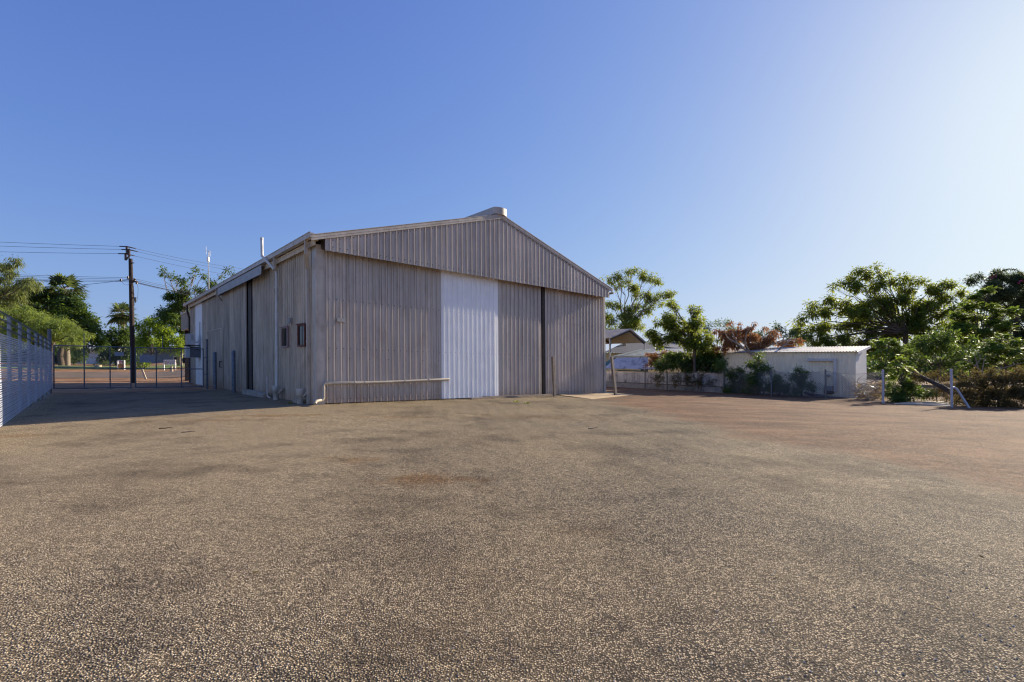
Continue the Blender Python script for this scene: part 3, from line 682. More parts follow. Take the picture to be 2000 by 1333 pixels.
# ------------------------------------------------------------------ utility pole and lines
pb = G(260, 748.5); PY = pb.y
t = thing('utility_pole', pb, 'tall dark timber utility pole with insulators behind the gate', 'utility pole')
ptop = at(255, 506, PY)
mb = MB(); mb.tube([pb-Vector((0, 0, .4)), at(257.5, 620, PY), ptop], [.13, .12, .10], 14); part(mb, 'pole', M['wood_pole'], t)
mb = MB(); mb.bar(at(252, 513, PY), at(252.5, 486, PY), .05); mb.bar(at(246, 508, PY-.1), at(254, 499, PY-.1), .07, .06); mb.bar(at(262, 514, PY), at(257, 514, PY), .05); part(mb, 'crown_bracket', M['dark_steel'], t)
for (x, y0, y1) in ((248, 483, 496), (252, 489, 500), (245.5, 497, 509)):
    mb = MB(); a, b = at(x, y1, PY-.12), at(x, y0, PY-.12)
    mb.tube([a, b], .045, 10)
    for s_ in np.linspace(.1, .9, 6): c = a.lerp(b, s_); mb.tube([c-Vector((0, 0, .01)), c+Vector((0, 0, .01))], .08, 10)
    part(mb, 'insulator', M['ins'], t)
mb = MB(); mb.bar(at(254, 549, PY-.1), at(268, 551, PY-.2), .09, .08); mb.bar(at(258, 553, PY-.2), at(264, 545, PY-.2), .08, .07); mb.bar(at(255, 541, PY-.15), at(255, 556, PY-.15), .16, .04)
part(mb, 'low_bracket', M['dark_steel'], t)
mb = MB(); mb.bar(at(261, 582, PY), at(266, 582, PY-.05), .05); part(mb, 'fuse_bracket', M['dark_steel'], t)
for (x, y) in ((263, 547), (267, 553), (250, 543), (236, 548)):
    mb = MB(); a = at(x, y, PY-.15); mb.tube([a-Vector((0, 0, .06)), a+Vector((0, 0, .09))], [.06, .045], 8); part(mb, 'insulator', M['ins'], t)
mb = MB(); a = at(264.5, 583, PY-.05); mb.tube([a, a-Vector((0, 0, .18))], .045, 8); mb.tube([a-Vector((0, 0, .18)), a-Vector((0, 0, .27))], .03, 8); part(mb, 'fuse_holder', M['black'], t)
mb = MB(); mb.tube([at(268, 555, PY-.1), at(270, 565, PY-.1), at(269, 580, PY-.1), at(267, 590, PY-.1)], .008, 4); mb.tube([at(238, 550, PY-.1), at(243, 557, PY-.1), at(249, 557, PY-.1), at(254, 553, PY-.1)], .008, 4); mb.tube([at(260, 556, PY-.1), at(261.5, 575, PY-.1), at(262, 598, PY-.1)], .02, 6)
part(mb, 'drop_lead', M['black'], t)
def span(pts, Ys, sag, r=.009):
    out = []
    for (a, ya), (b, yb) in zip(zip(pts[:-1], Ys[:-1]), zip(pts[1:], Ys[1:])):
        A, Bq = at(*a, ya), at(*b, yb)
        for i in range(13):
            s_ = i/12; q = A.lerp(Bq, s_); q.z -= sag*4*s_*(1-s_); out.append(q)
    return out
lines = [((-900, 414), (248, 482), (560, 534), 'topmost of the three high power lines', .25, 1), ((-900, 429), (252, 488), (560, 540), 'middle one of the three high power lines', .25, 1), ((-900, 451), (245.5, 496), (560, 550), 'lowest of the three high power lines', .25, 1),
         ((-900, 478), (255, 543), (560, 590), 'upper low voltage line at the pole shoulder', .3, 0), ((-900, 481), (255, 546), (560, 593), 'second low voltage line at the pole shoulder', .3, 0), ((-900, 494), (255, 548.5), (560, 598), 'third low voltage line at the pole shoulder', .3, 0), ((-900, 501), (255, 550.5), (560, 602), 'lowest of the four low voltage lines', .3, 0)]
for a, b, c, lab, sg, rod in lines:
    w = thing('power_line', at(*b, PY-.12), lab, 'power line', 'overhead lines on the utility pole')
    mb = MB(); pts = span((a, b, c), (PY-3, PY-.12, PY+12), sg); mb.tube(pts, .009, 5); part(mb, 'conductor', M['black'], w)
    if rod:
        mb = MB(); i = 12; p0 = pts[12]; d0 = (pts[11]-p0).normalized(); d1 = (pts[14]-p0).normalized(); mb.tube([p0+d0*.42, p0, p0+d1*.5], .03, 6); part(mb, 'armour_rod', M['black'], w)
mb = MB(); mb.tube(span(((62, 560), (255, 546)), (PY+14, PY-.1), .15), .014, 5); tag(mb.build('service_line', M['black'], None, at(255, 546, PY)), 'thick service cable dropping left from the pole to the trees', 'power line')
mb = MB(); mb.tube(span(((266, 552), (460, 585)), (PY-.1, PY+4), .15), .016, 5); tag(mb.build('service_line', M['black'], None, at(255, 552, PY)), 'thick service cable dropping right from the pole to the warehouse', 'power line')
mb = MB(); a = G(263, 738); b = at(277.5, 719, a.y+4); c = G(285, 741.5)
mb.bar(c, at(276.5, 720, c.y), .13, .05, 0, (0, 1, 0)); tag(mb.build('timber_stake', M['timber'], None, c), 'pale timber stake leaning over beside the utility pole', 'stake')

# antenna mast
t = thing('antenna_mast', at(407, 700, 46), 'slim white antenna mast rising behind the warehouse roof', 'antenna')
mb = MB(); mb.tube([at(408.5, 705, 46), at(408, 580, 46), at(407, 492, 46)], [.05, .045, .03], 8); part(mb, 'pole', M['galv'], t)
mb = MB(); mb.bar(at(402, 490, 46), at(412, 493, 46), .04); mb.tube([at(402.5, 497, 46), at(402.2, 482, 46)], .02, 5); mb.tube([at(409.5, 490, 46), at(409.8, 501, 46)], .03, 5); part(mb, 'aerial', M['sign_white'], t)
mb = MB(); c = at(406.8, 507, 45.9); mb.obox(c, (.09, 0, 0), (0, .07, 0), (0, 0, .22)); mb.obox(c+Vector((.0, -.09, 0)), (.07, 0, 0), (0, .02, 0), (0, 0, .18)); part(mb, 'panel_antenna', M['sign_white'], t)

# ------------------------------------------------------------------ far left: houses, signs, car
def boxh(mb, x0, x1, y0, y1, Y, depth, mi=0):
    a, b, c, d = at(x0, y1, Y), at(x1, y1, Y), at(x1, y0, Y), at(x0, y0, Y); dv = Vector((-.12, 1, 0))*depth
    mb.hexa([a, b, b+dv, a+dv, d, c, c+dv, d+dv], mi)
HY = 62.
t = thing('house', at(180, 719, HY), 'pale blue house end glimpsed between dark trees behind the left gate leaf', 'house')
mb = MB(); boxh(mb, 150, 195, 689, 724, HY, 8)
part(mb, 'wall', M['house_blue'], t)
mb = MB(); boxh(mb, 146, 198, 681, 685.5, HY-.6, 9.2); boxh(mb, 150, 195, 685.5, 689, HY-.3, 8.5); a, b, c = at(146, 681, HY-.6), at(198, 681, HY-.6), at(172, 672, HY+4); d = Vector((-.12, 1, 0))*9.2
mb.add([a, b, b+d, a+d, c], [(0, 1, 4), (1, 2, 4), (2, 3, 4), (3, 0, 4)]); part(mb, 'roof', M['house_white'], t)
mb = MB(); boxh(mb, 195, 203, 688, 690.5, HY-.2, 2); part(mb, 'carport_beam', M['house_white'], t)
t = thing('house', at(315, 719, HY), 'grey blue board house with dark windows behind the signs on the verge', 'house')
mb = MB(); boxh(mb, 262, 372, 686, 724, HY, 9); part(mb, 'wall', M['house_grey'], t)
mb = MB(); boxh(mb, 255, 380, 676, 686, HY-.7, 10.5); part(mb, 'roof', M['roof_grey'], t)
for (x0, x1) in ((338, 350), (351, 366)):
    mb = MB(); boxh(mb, x0, x1, 696, 698, HY-.12, .1); boxh(mb, x0, x1, 710.5, 712.5, HY-.12, .1); boxh(mb, x0, x0+1.6, 698, 710.5, HY-.12, .1); boxh(mb, x1-1.6, x1, 698, 710.5, HY-.12, .1); f = part(mb, 'window', M['house_white'], t)
    mb = MB(); boxh(mb, x0+1.6, x1-1.6, 698, 710.5, HY-.05, .04); part(mb, 'pane', M['glass'], f)
def text(s, size, loc, mat, parent, right, up):
    cu = bpy.data.curves.new('lettering', 'FONT'); cu.body = s; cu.size = size; cu.extrude = .002; cu.align_x = 'CENTER'; cu.align_y = 'CENTER'
    o = bpy.data.objects.new('tmp', cu); COL.objects.link(o); dg = bpy.context.evaluated_depsgraph_get(); dg.update()
    me = bpy.data.meshes.new_from_object(o.evaluated_get(dg)); bpy.data.objects.remove(o)
    n = right.cross(up); me.transform(Matrix((right, up, n)).transposed().to_4x4()); me.transform(Matrix.Translation(Vector(loc)-ORI[parent.name]))
    me.materials.clear(); me.materials.append(mat); ob = bpy.data.objects.new('lettering', me); COL.objects.link(ob); ob.parent = parent; return ob
SY = 42.5
def quadbox(mb, x0, x1, y0, y1, Y, th=.05, mi=0): boxh(mb, x0, x1, y0, y1, Y, th, mi)
t = thing('verge_sign', at(331, 726, SY), 'white sign board with dark lettering on two posts standing on the verge', 'sign')
mb = MB(); quadbox(mb, 320, 342.8, 703, 712.4, SY); bd = part(mb, 'board', M['sign_white'], t)
mb = MB(); quadbox(mb, 319.2, 320.6, 703.5, 724.5, SY+.06, .08); part(mb, 'post', M['sign_white'], t); mb = MB(); quadbox(mb, 341.4, 342.8, 703.5, 724.5, SY+.06, .08); part(mb, 'post', M['sign_white'], t)
rt = Vector((1, 0, -.0)); up = Vector((0, 0, 1))
text('Community Council', .145, at(331, 705.7, SY-.02), M['ink'], bd, rt, up)
mb = MB()
for (x0, x1, y) in ((326.5, 330.6, 708.3), (332, 335, 708.3), (336, 338.6, 708.3), (326.5, 328.4, 710.2), (331, 334, 710.4), (335.5, 339.5, 710.4)): quadbox(mb, x0, x1, y-.35, y+.35, SY-.012, .01)
part(mb, 'small_print', M['ink'], bd)
mb = MB(); quadbox(mb, 322.8, 325, 707.7, 710.8, SY-.012, .01); part(mb, 'emblem', M['sign_orange'], bd)
t = thing('verge_sign', at(236, 726, SY), 'white framed sign with a red disc and white bar over an orange poster', 'sign')
mb = MB()
for x in (228.2, 241.2): quadbox(mb, x, x+1.9, 704, 724.5, SY+.02, .1)
quadbox(mb, 230.1, 241.2, 704, 705, SY+.03, .08); part(mb, 'frame', M['sign_white'], t)
mb = MB(); quadbox(mb, 231.2, 238.6, 704.6, 711.2, SY-.01, .02); pn = part(mb, 'panel', M['sign_white'], t)
mb = MB(); c = at(235.2, 707.6, SY-.03); r_ = 3.1/F*SY; oc = [c+Vector((r_*math.cos(k*math.pi/4+math.pi/8), 0, r_*math.sin(k*math.pi/4+math.pi/8))) for k in range(8)]
oc2 = [p+Vector((0, .015, 0)) for p in oc]; mb.add(oc+oc2, [tuple(range(8))[::-1], tuple(range(8, 16))]+[(k, (k+1) % 8, 8+(k+1) % 8, 8+k) for k in range(8)]); part(mb, 'red_disc', M['sign_red'], pn)
mb = MB(); quadbox(mb, 232.6, 237.8, 707, 708.6, SY-.045, .01); part(mb, 'white_bar', M['sign_white'], pn)
mb = MB(); quadbox(mb, 230.3, 240.8, 711.5, 721, SY-.01, .02); part(mb, 'poster', M['sign_orange'], t)
mb = MB(); p = at(189, 721, 45); quadbox(mb, 183.5, 193, 713.5, 718, 45, .4); quadbox(mb, 183.5, 185, 718, 722, 45, .1); quadbox(mb, 191.5, 193, 718, 722, 45, .1); tag(mb.build('garden_bench', M['timber'], None, p), 'low pale timber garden bench before the blue house', 'bench')
mb = MB(); mb.tube([at(335.2, 727, SY-2), at(335, 716, SY-2)], .09, 8); mb.tube([at(335.2, 727.5, SY-2), at(335.2, 722, SY-2)], .11, 8); tag(mb.build('verge_post', M['timber'], None, at(335, 727, SY-2)), 'short stubby timber post before the lettered verge sign', 'post')

# parked pickup seen through the mesh fence
ct = thing('parked_pickup', BG(-9.2, 17.5), 'white pickup truck parked beyond the mesh fence at far left', 'pickup')
def CB(l, w, z): return BG(-9.2+w, 17.5+l, z)     # l along e1, w along e2
def cprism(mb, prof, w0, w1, tw=0.):
    k = len(prof); mb.add([CB(a, w0+tw*(z > 1), z) for a, z in prof]+[CB(a, w1-tw*(z > 1), z) for a, z in prof], [tuple(range(k)), tuple(range(k, 2*k))[::-1]]+[(i, (i+1) % k, k+(i+1) % k, k+i) for i in range(k)])
mb = MB(); cprism(mb, [(-2.4, .5), (-2.45, .85), (-2.3, .98), (-1.2, 1.05), (-.5, 1.6), (.7, 1.62), (.95, 1.0), (2.5, 1.0), (2.5, .5)], -.88, .88, .12); part(mb, 'body', M['car_paint'], ct)
mb = MB(); mb.add([CB(-1.16, -.75, 1.09), CB(-1.16, .75, 1.09), CB(-.55, .68, 1.56), CB(-.55, -.68, 1.56)], [(0, 1, 2, 3)])
mb.add([p+Vector((-E2[0], -E2[1], 0))*.02 for p in (CB(-1.0, -.9, 1.08), CB(.8, -.9, 1.08), CB(.62, -.78, 1.54), CB(-.5, -.78, 1.54))], [(0, 1, 2, 3)])
mb.add([p+Vector((E2[0], E2[1], 0))*.02 for p in (CB(-1.0, .9, 1.08), CB(.8, .9, 1.08), CB(.62, .78, 1.54), CB(-.5, .78, 1.54))], [(0, 1, 2, 3)]); part(mb, 'window', M['glass'], ct)
for l in (-1.6, 1.5):
    for w in (-.86, .86):
        mb = MB(); mb.tube([CB(l, w-.1, .34), CB(l, w+.1, .34)], .34, 16); wh = part(mb, 'wheel', M['tyre'], ct)
        mb = MB(); mb.tube([CB(l, w-.11, .34), CB(l, w+.11, .34)], .19, 12); part(mb, 'rim', M['galv'], wh)
for w in (-.65, .65):
    mb = MB(); c = CB(-2.44, w, .8); mb.obox(c, Vector((E2[0], E2[1], 0))*.18, Vector((E1[0], E1[1], 0))*.04, (0, 0, .08)); part(mb, 'headlight', M['glass'], ct)
mb = MB(); mb.bar(CB(-2.55, -.8, .55), CB(-2.55, .8, .55), .12, .14); mb.tube([CB(-2.62, -.5, .6), CB(-2.62, -.5, 1.05), CB(-2.62, .5, 1.05), CB(-2.62, .5, .6)], .03, 8); part(mb, 'bull_bar', M['galv'], ct)

# ------------------------------------------------------------------ right side buildings
def hitu(x, y, u):
    d = ray(x, y); k = u+C0[0]*E2[0]+C0[1]*E2[1]; t_ = k/(d[0]*E2[0]+E2[1]); return uv(d[0]*t_, t_)[1], HC+d[2]*t_-pl(d[0]*t_, t_)
SU = 20.5
t = thing('storage_shed', B(SU, -3, 0), 'long low cream steel shed with a zinc roof behind the right hand fence', 'shed')
sv0, sv1 = -7.46, 3.0
def wav(a0, a1, p=.076, h=.012):
    n = max(2, int((a1-a0)/p*4)); return [(a0+(a1-a0)*i/n, h*(math.sin(2*math.pi*(a0+(a1-a0)*i/n)/p)+1)/2) for i in range(n+1)]
mb = MB(); sheet(mb, wav(sv0, sv1, .13, .016), -.1, 2.02, lambda a, d, z: B(SU-d, a, z)); part(mb, 'side_wall', M['cream'], t)
mb = MB(); mb.ub(SU+.02, SU+1.75, sv0, sv0+.06, -.1, 2.05); mb.ub(SU+1.7, SU+1.75, sv0+.06, sv1, -.1, 2.2); mb.ub(SU+.02, SU+1.75, sv1-.06, sv1, -.1, 2.05); mb.hexa([B(SU+.02, sv0, 2.05), B(SU+1.75, sv0, 2.05), B(SU+1.75, sv0+.05, 2.05), B(SU+.02, sv0+.05, 2.05), B(SU+.02, sv0, 2.08), B(SU+1.75, sv0, 2.32), B(SU+1.75, sv0+.05, 2.32), B(SU+.02, sv0+.05, 2.08)]); part(mb, 'end_wall', M['cream_lite'], t)
mb = MB(); pf = wav(sv0-.12, sv1+.1, .12, .03); rz = lambda u, d: 2.05+d+(u-SU)*.155
vs = []; [vs.extend([B(SU-.14, a, rz(SU-.14, d)), B(SU+1.9, a, rz(SU+1.9, d))]) for a, d in pf]
mb.add(vs, [(2*i, 2*i+2, 2*i+3, 2*i+1) for i in range(len(pf)-1)], 0, True); part(mb, 'roof', M['roof_zinc'], t)
mb = MB(); mb.hexa([B(SU-.14, sv0-.14, 1.93), B(SU+1.9, sv0-.14, 2.26), B(SU+1.9, sv0-.12, 2.26), B(SU-.14, sv0-.12, 1.93), B(SU-.14, sv0-.14, 2.04), B(SU+1.9, sv0-.14, 2.37), B(SU+1.9, sv0-.12, 2.37), B(SU-.14, sv0-.12, 2.04)]); part(mb, 'barge_board', M['cream_lite'], t)
mb = MB(); mb.ub(SU-.15, SU-.025, -6.67, -5.66, 1.62, 1.73); mb.ub(SU-.15, SU-.025, -6.78, -6.67, .25, 1.73); mb.ub(SU-.17, SU-.025, -5.70, -5.62, 1.6, 1.75); part(mb, 'cable_duct', M['duct'], t)
mb = MB(); mb.ub(SU-.2, SU-.02, -6.62, -6.3, .28, .5); part(mb, 'outlet_box', M['grey_plate'], t)
mb = MB(); mb.tube([B(SU-.12, -6.45, .95), B(SU-.02, -6.45, .95)], .07, 8); part(mb, 'wall_lamp', M['grey_plate'], t)

# patchy lean-to, carport and roofs further back
LU = 21.3
t = thing('lean_to_shed', B(LU, 3, 0), 'old lean-to shed with a lichen green roof and torn sloping white iron', 'shed')
a0, a1 = 1.2, 6.3
mb = MB(); mb.hexa([B(LU, a0, 1.86), B(LU+2.6, a0, 2.42), B(LU+2.6, a1-.6, 2.42), B(LU, a1, 1.86), B(LU, a0, 1.92), B(LU+2.6, a0, 2.48), B(LU+2.6, a1-.6, 2.48), B(LU, a1, 1.92)]); mb.ub(LU-.05, LU-.002, a0, a1, 1.80, 1.93); part(mb, 'roof', M['roof_old'], t)
mb = MB(); vs = []; pf = wav(a0, a1-.45, .15, .03)
for a, d in pf: vs += [B(LU-.95-d, a+.35, 1.10), B(LU-.03-d, a, 1.82)]
mb.add(vs, [(2*i, 2*i+2, 2*i+3, 2*i+1) for i in range(len(pf)-1)], 0, True); part(mb, 'sloping_sheet', M['roof_rust'], t)
mb = MB(); mb.hexa([B(LU-.95, a1-.05, 1.08), B(LU-.95, a1+.45, 1.08), B(LU-.92, a1+.45, 1.08), B(LU-.92, a1-.05, 1.08), B(LU-.06, a1-.40, 1.82), B(LU-.06, a1-.1, 1.82), B(LU-.03, a1-.1, 1.82), B(LU-.03, a1-.40, 1.82)]); part(mb, 'barge_board', M['teal'], t)
mb = MB(); mb.ub(LU-.05, LU+2.5, a0, a0+.1, 0, 1.85); mb.ub(LU+2.4, LU+2.5, a0, a1-.6, 0, 2.4); mb.ub(LU-.05, LU+.05, a0+.1, a1-.5, 0, 1.0); part(mb, 'wall', M['teal'], t)

CYY = 33.
t = thing('carport', at(1215, 730, CYY), 'open zinc carport with a gabled roof just beyond the warehouse', 'carport')
P = lambda x, y, Y=CYY: at(x, y, Y)
dv = Vector((-4.0, 3.8, .05))
eL, ap, eR = P(1194, 660), P(1232, 643.5), P(1262, 669)
mb = MB()
for (a, b) in ((eL, ap), (ap, eR)):
    z = Vector((0, 0, .04)); mb.hexa([a, b, b+dv, a+dv, a+z, b+z, b+dv+z, a+dv+z], 0)
    for k in range(14):
        q = b-a; c = a+q*(k+.5)/14+z; mb.bar(c, c+dv, .06, .03)
part(mb, 'roof', M['carport'], t)
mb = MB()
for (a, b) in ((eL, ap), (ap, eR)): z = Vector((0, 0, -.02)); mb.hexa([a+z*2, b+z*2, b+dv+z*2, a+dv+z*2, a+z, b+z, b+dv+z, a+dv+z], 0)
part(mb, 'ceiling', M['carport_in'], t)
mb = MB()
for s_ in (.02, .5, .98):
    mb = MB(); o = dv*s_-Vector((0, 0, .1)); mb.bar(eL+o, ap+o, .08, .12); mb.bar(ap+o, eR+o, .08, .12)
    part(mb, 'rafter', M['dark_steel'], t)
for (x, yb, s_) in ((1191.5, 742, .02), (1258, 742, .02), (1191.5, 742, .95), (1258, 742, .95)):
    a = (eL if x < 1220 else eR)+dv*s_; mb = MB(); mb.bar((a.x, a.y, gz(a.x, a.y)-.2), a-Vector((0, 0, .05)), .09); part(mb, 'post', M['galv'], t)
mb = MB(); o = dv*1.0; a, b = eL+o, eR+o; lo_ = gz(a.x, a.y); mb.hexa([Vector((a.x, a.y, lo_+1.2)), Vector((b.x, b.y, lo_+1.2)), Vector((b.x, b.y+.1, lo_+1.2)), Vector((a.x, a.y+.1, lo_+1.2)), a, b, b+Vector((0, .1, 0)), a+Vector((0, .1, 0))]); part(mb, 'back_wall', M['yellow_wall'], t)
t = thing('house', at(1240, 735, 46), 'low house with a dark grey hip roof and cream wall behind the carport', 'house')
mb = MB(); a, b, c, d = at(1180, 688, 43), at(1290, 694, 43), at(1290, 690, 53), at(1185, 688, 53); r1, r2 = at(1224, 667, 48), at(1269, 667, 48)
mb.add([a, b, c, d, r1, r2], [(0, 1, 5, 4), (1, 2, 5), (2, 3, 4, 5), (3, 0, 4)]); part(mb, 'roof', M['roof_grey'], t)
mb = MB(); boxh(mb, 1176, 1290, 690, 745, 43.8, 8); part(mb, 'wall', M['yellow_wall'], t)
t = thing('house', at(1300, 735, 40), 'house with a grey gable roof edged by a white barge board, behind the broadleaf tree', 'house')
mb = MB(); a, b, c, d = at(1278, 679, 38), at(1345, 685, 38), at(1340, 668, 44), at(1270, 664.5, 44); z = Vector((0, 0, .12)); mb.hexa([a, b, c, d, a+z, b+z, c+z, d+z]); part(mb, 'roof', M['roof_grey'], t)
mb = MB(); mb.bar(a+z, d+z, .14, .22); mb.bar(d+z*1.5, c+z*1.5, .2, .2); part(mb, 'barge_board', M['house_white'], t)
mb = MB(); boxh(mb, 1280, 1345, 684, 745, 38.4, 6); part(mb, 'wall', M['yellow_wall'], t)

# white iron fence, block retaining wall, chain fence
WU = 19.0
t = thing('iron_fence', B(WU, 3, 0), 'stained white corrugated iron fence behind the low block wall', 'fence')
mb = MB(); sheet(mb, wav(-2.2, 7.5, .12, .02), .3, lambda a: .90, lambda a, d, z: B(WU+.25-d, a, z)); part(mb, 'sheeting', M['white_iron'], t)
mb = MB(); mb.ub(WU+.22, WU+.30, -2.2, 7.5, .9, .95); part(mb, 'top_rail', M['timber'], t)
t = thing('block_wall', B(WU, 3, 0), 'low wall of grey concrete blocks along the right edge of the yard', 'wall')
v = -2.35; i = 0
while v < 7.4:
    L_ = .62 if i % 3 else .42
    mb = MB(); mb.ub(WU-.1, WU+.06, v, v+L_-.015, -.15, .26+.008*(i % 2)); part(mb, 'block', M['block'], t); v += L_; i += 1
mb = MB(); mb.ub(WU-.02, WU+.2, -2.35, 7.4, -.2, .30); struct(mb.build('garden_bed', M['ground']))
t = thing('chain_link_fence', BG(18.3, -5), 'sagging chain link fence on spaced steel posts along the right side of the yard', 'fence')
rp = [(1414, 768, 722), (1507, 774, 722), (1613, 780.5, 722), (1725, 788.5, 722)]
base = [G(x, y) for x, y, _ in rp]; top = [at(x-.7, yt, b.y) for (x, y, yt), b in zip(rp, base)]
back = [(1203.5+0, 1)]; bk = [(17.9, 7.2, .8), (18.3, 5.0, .85), (18.5, 1.9, 1.0), (18.6, .6, 1.0), (18.7, -1.1, 1.05)]
for (u, v, h) in bk: b = BG(u, v); base.insert(0, b) if False else None
ab = [BG(u, v) for u, v, h in bk]+base; att = [BG(u+.02, v, h) for u, v, h in bk]+top
for b, q in zip(ab, att):
    mb = MB(); mb.tube([b-Vector((0, 0, .3)), q], (.034 if b is not ab[-1] else .038), 8); part(mb, 'post', M['galv_dark' if b is not ab[-1] else 'post_paint'], t, None if b is not ab[-1] else 'paler steel post')
mb = MB()
for i in range(len(ab)-1):
    w1 = Vector((E2[0], E2[1], 0))*.035
    dz = .97
    pts = [att[i].lerp(att[i+1], s_)*1.0-Vector((0, 0, .06+.12*math.sin(math.pi*s_)*(1 if i > 4 else .4)))+w1 for s_ in np.linspace(0, 1, 9)]
    mb.tube(pts, .006, 4)
    P_ = lambda s_, q, i=i: (ab[i].lerp(ab[i+1], s_)+Vector((0, 0, .03)))*(1-q)+(att[i].lerp(att[i+1], s_)-Vector((0, 0, .06+.12*math.sin(math.pi*s_)*(1 if i > 4 else .4))))*q+w1
    L_ = (ab[i]-ab[i+1]).length; chain(mb, P_, max(2, int(L_/.075)), 15, .0048)
part(mb, 'mesh', M['wire'], t)
p = G(1859.5, 796); q = at(1857.5, 722, p.y)
t = thing('braced_post', p, 'pale steel end post with a sloping brace at the right of the yard', 'post')
mb = MB(); mb.tube([p-Vector((0, 0, .3)), q], .038, 10); mb.tube([q, q+Vector((0, 0, .02))], .043, 10); part(mb, 'post', M['post_paint'], t)
b0 = G(1897, 797.5); mb = MB(); mb.tube([at(1858.5, 758, p.y), at(1864, 757, p.y), at(1870, 762, p.y), b0-Vector((0, 0, .1))], .034, 8); part(mb, 'brace', M['post_paint'], t)
mb = MB(); a, b, c, d = G(1745, 790), G(1858, 795), G(1858, 786), G(1790, 786); z = Vector((0, 0, .1)); mb.hexa([a-z, b-z, c-z, d-z, a+z*.35, b+z*.35, c+z*.35, d+z*.35]); struct(mb.build('concrete_path', M['concrete']))

# ------------------------------------------------------------------ foliage
def leafmesh(cent, rad, per, L, Wd, bias=(0, 0, 0.15), droop=.3, spread=.6, jit=.4, seed=0):
    """cent (n,3): clump centres; every clump carries `per` leaves that spring outward from it"""
    rs = np.random.RandomState(seed); n = len(cent)*per
    c = np.repeat(np.asarray(cent), per, 0); r = np.repeat(np.asarray(rad), per)
    d = rs.normal(size=(n, 3)); d /= np.linalg.norm(d, axis=1)[:, None]; d += np.array(bias); d /= np.linalg.norm(d, axis=1)[:, None]
    ln = L*(1-jit+2*jit*rs.rand(n)); p0 = c+d*(r*spread*rs.rand(n))[:, None]
    tip = p0+d*ln[:, None]; tip[:, 2] -= droop*ln
    ax = tip-p0; sd = np.cross(ax, rs.normal(size=(n, 3))*.5+np.array([0, 0, 1.])); sd /= (np.linalg.norm(sd, axis=1)[:, None]+1e-9)
    w = Wd*(1-jit+2*jit*rs.rand(n))*.5; mid = p0+ax*.42; mid[:, 2] += ln*.06
    V = np.stack([p0, mid+sd*w[:, None], tip, mid-sd*w[:, None]], 1)
    return V
def frond_leaves(cent, L, per, pairs, Wd, seed, droop=.5, up=.3):
    rs = np.random.RandomState(seed); out = []
    for c in cent:
        for _ in range(per):
            a = rs.rand()*6.283; d = np.array([math.cos(a), math.sin(a), up+.5*rs.normal()]); d /= np.linalg.norm(d); l = L*(.6+.7*rs.rand())
            s = np.cross(d, [0, 0, 1.]); s /= np.linalg.norm(s)+1e-9
            for k in range(pairs):
                f = (k+1)/pairs; p = c+d*l*f-np.array([0, 0, droop*l*f*f]); ll = l*.42*(1-.55*f)
                for sg in (-1, 1):
                    q = p+s*sg*ll+d*ll*.35-np.array([0, 0, ll*.25]); w = d*Wd*.5; m_ = (p+q)/2
                    out.append([p, m_+w, q, m_-w])
    return np.array(out)
def build_leaves(name, V, mat, parent):
    n = len(V); me = bpy.data.meshes.new(name); o = ORI[parent.name]
    V = V-np.array([o.x, o.y, o.z])
    me.vertices.add(n*4); me.vertices.foreach_set('co', V.reshape(-1).astype(np.float32))
    me.loops.add(n*4); me.loops.foreach_set('vertex_index', np.arange(n*4, dtype=np.int32))
    me.polygons.add(n); me.polygons.foreach_set('loop_start', np.arange(0, n*4, 4, dtype=np.int32)); me.polygons.foreach_set('loop_total', np.full(n, 4, dtype=np.int32))
    me.update(calc_edges=True); me.materials.append(mat)
    ob = bpy.data.objects.new(name, me); COL.objects.link(ob); ob.parent = parent; ORI[ob.name] = o; return ob
SEED = [100]
def limb(mb, a, b, r0, r1, n=6, wob=.08, k=5, arch=.1):
    a, b = Vector(a), Vector(b); l = (b-a).length; pts = []; rs = []
    for i in range(k+1):
        s_ = i/k; q = a.lerp(b, s_)
        if 0 < i < k: q += Vector((rnd.uniform(-1, 1), rnd.uniform(-1, 1), rnd.uniform(-1, 1)))*wob*l
        q.z += arch*l*math.sin(math.pi*s_)*.5; pts.append(q); rs.append(r0+(r1-r0)*s_)
    mb.tube(pts, rs, n); return pts
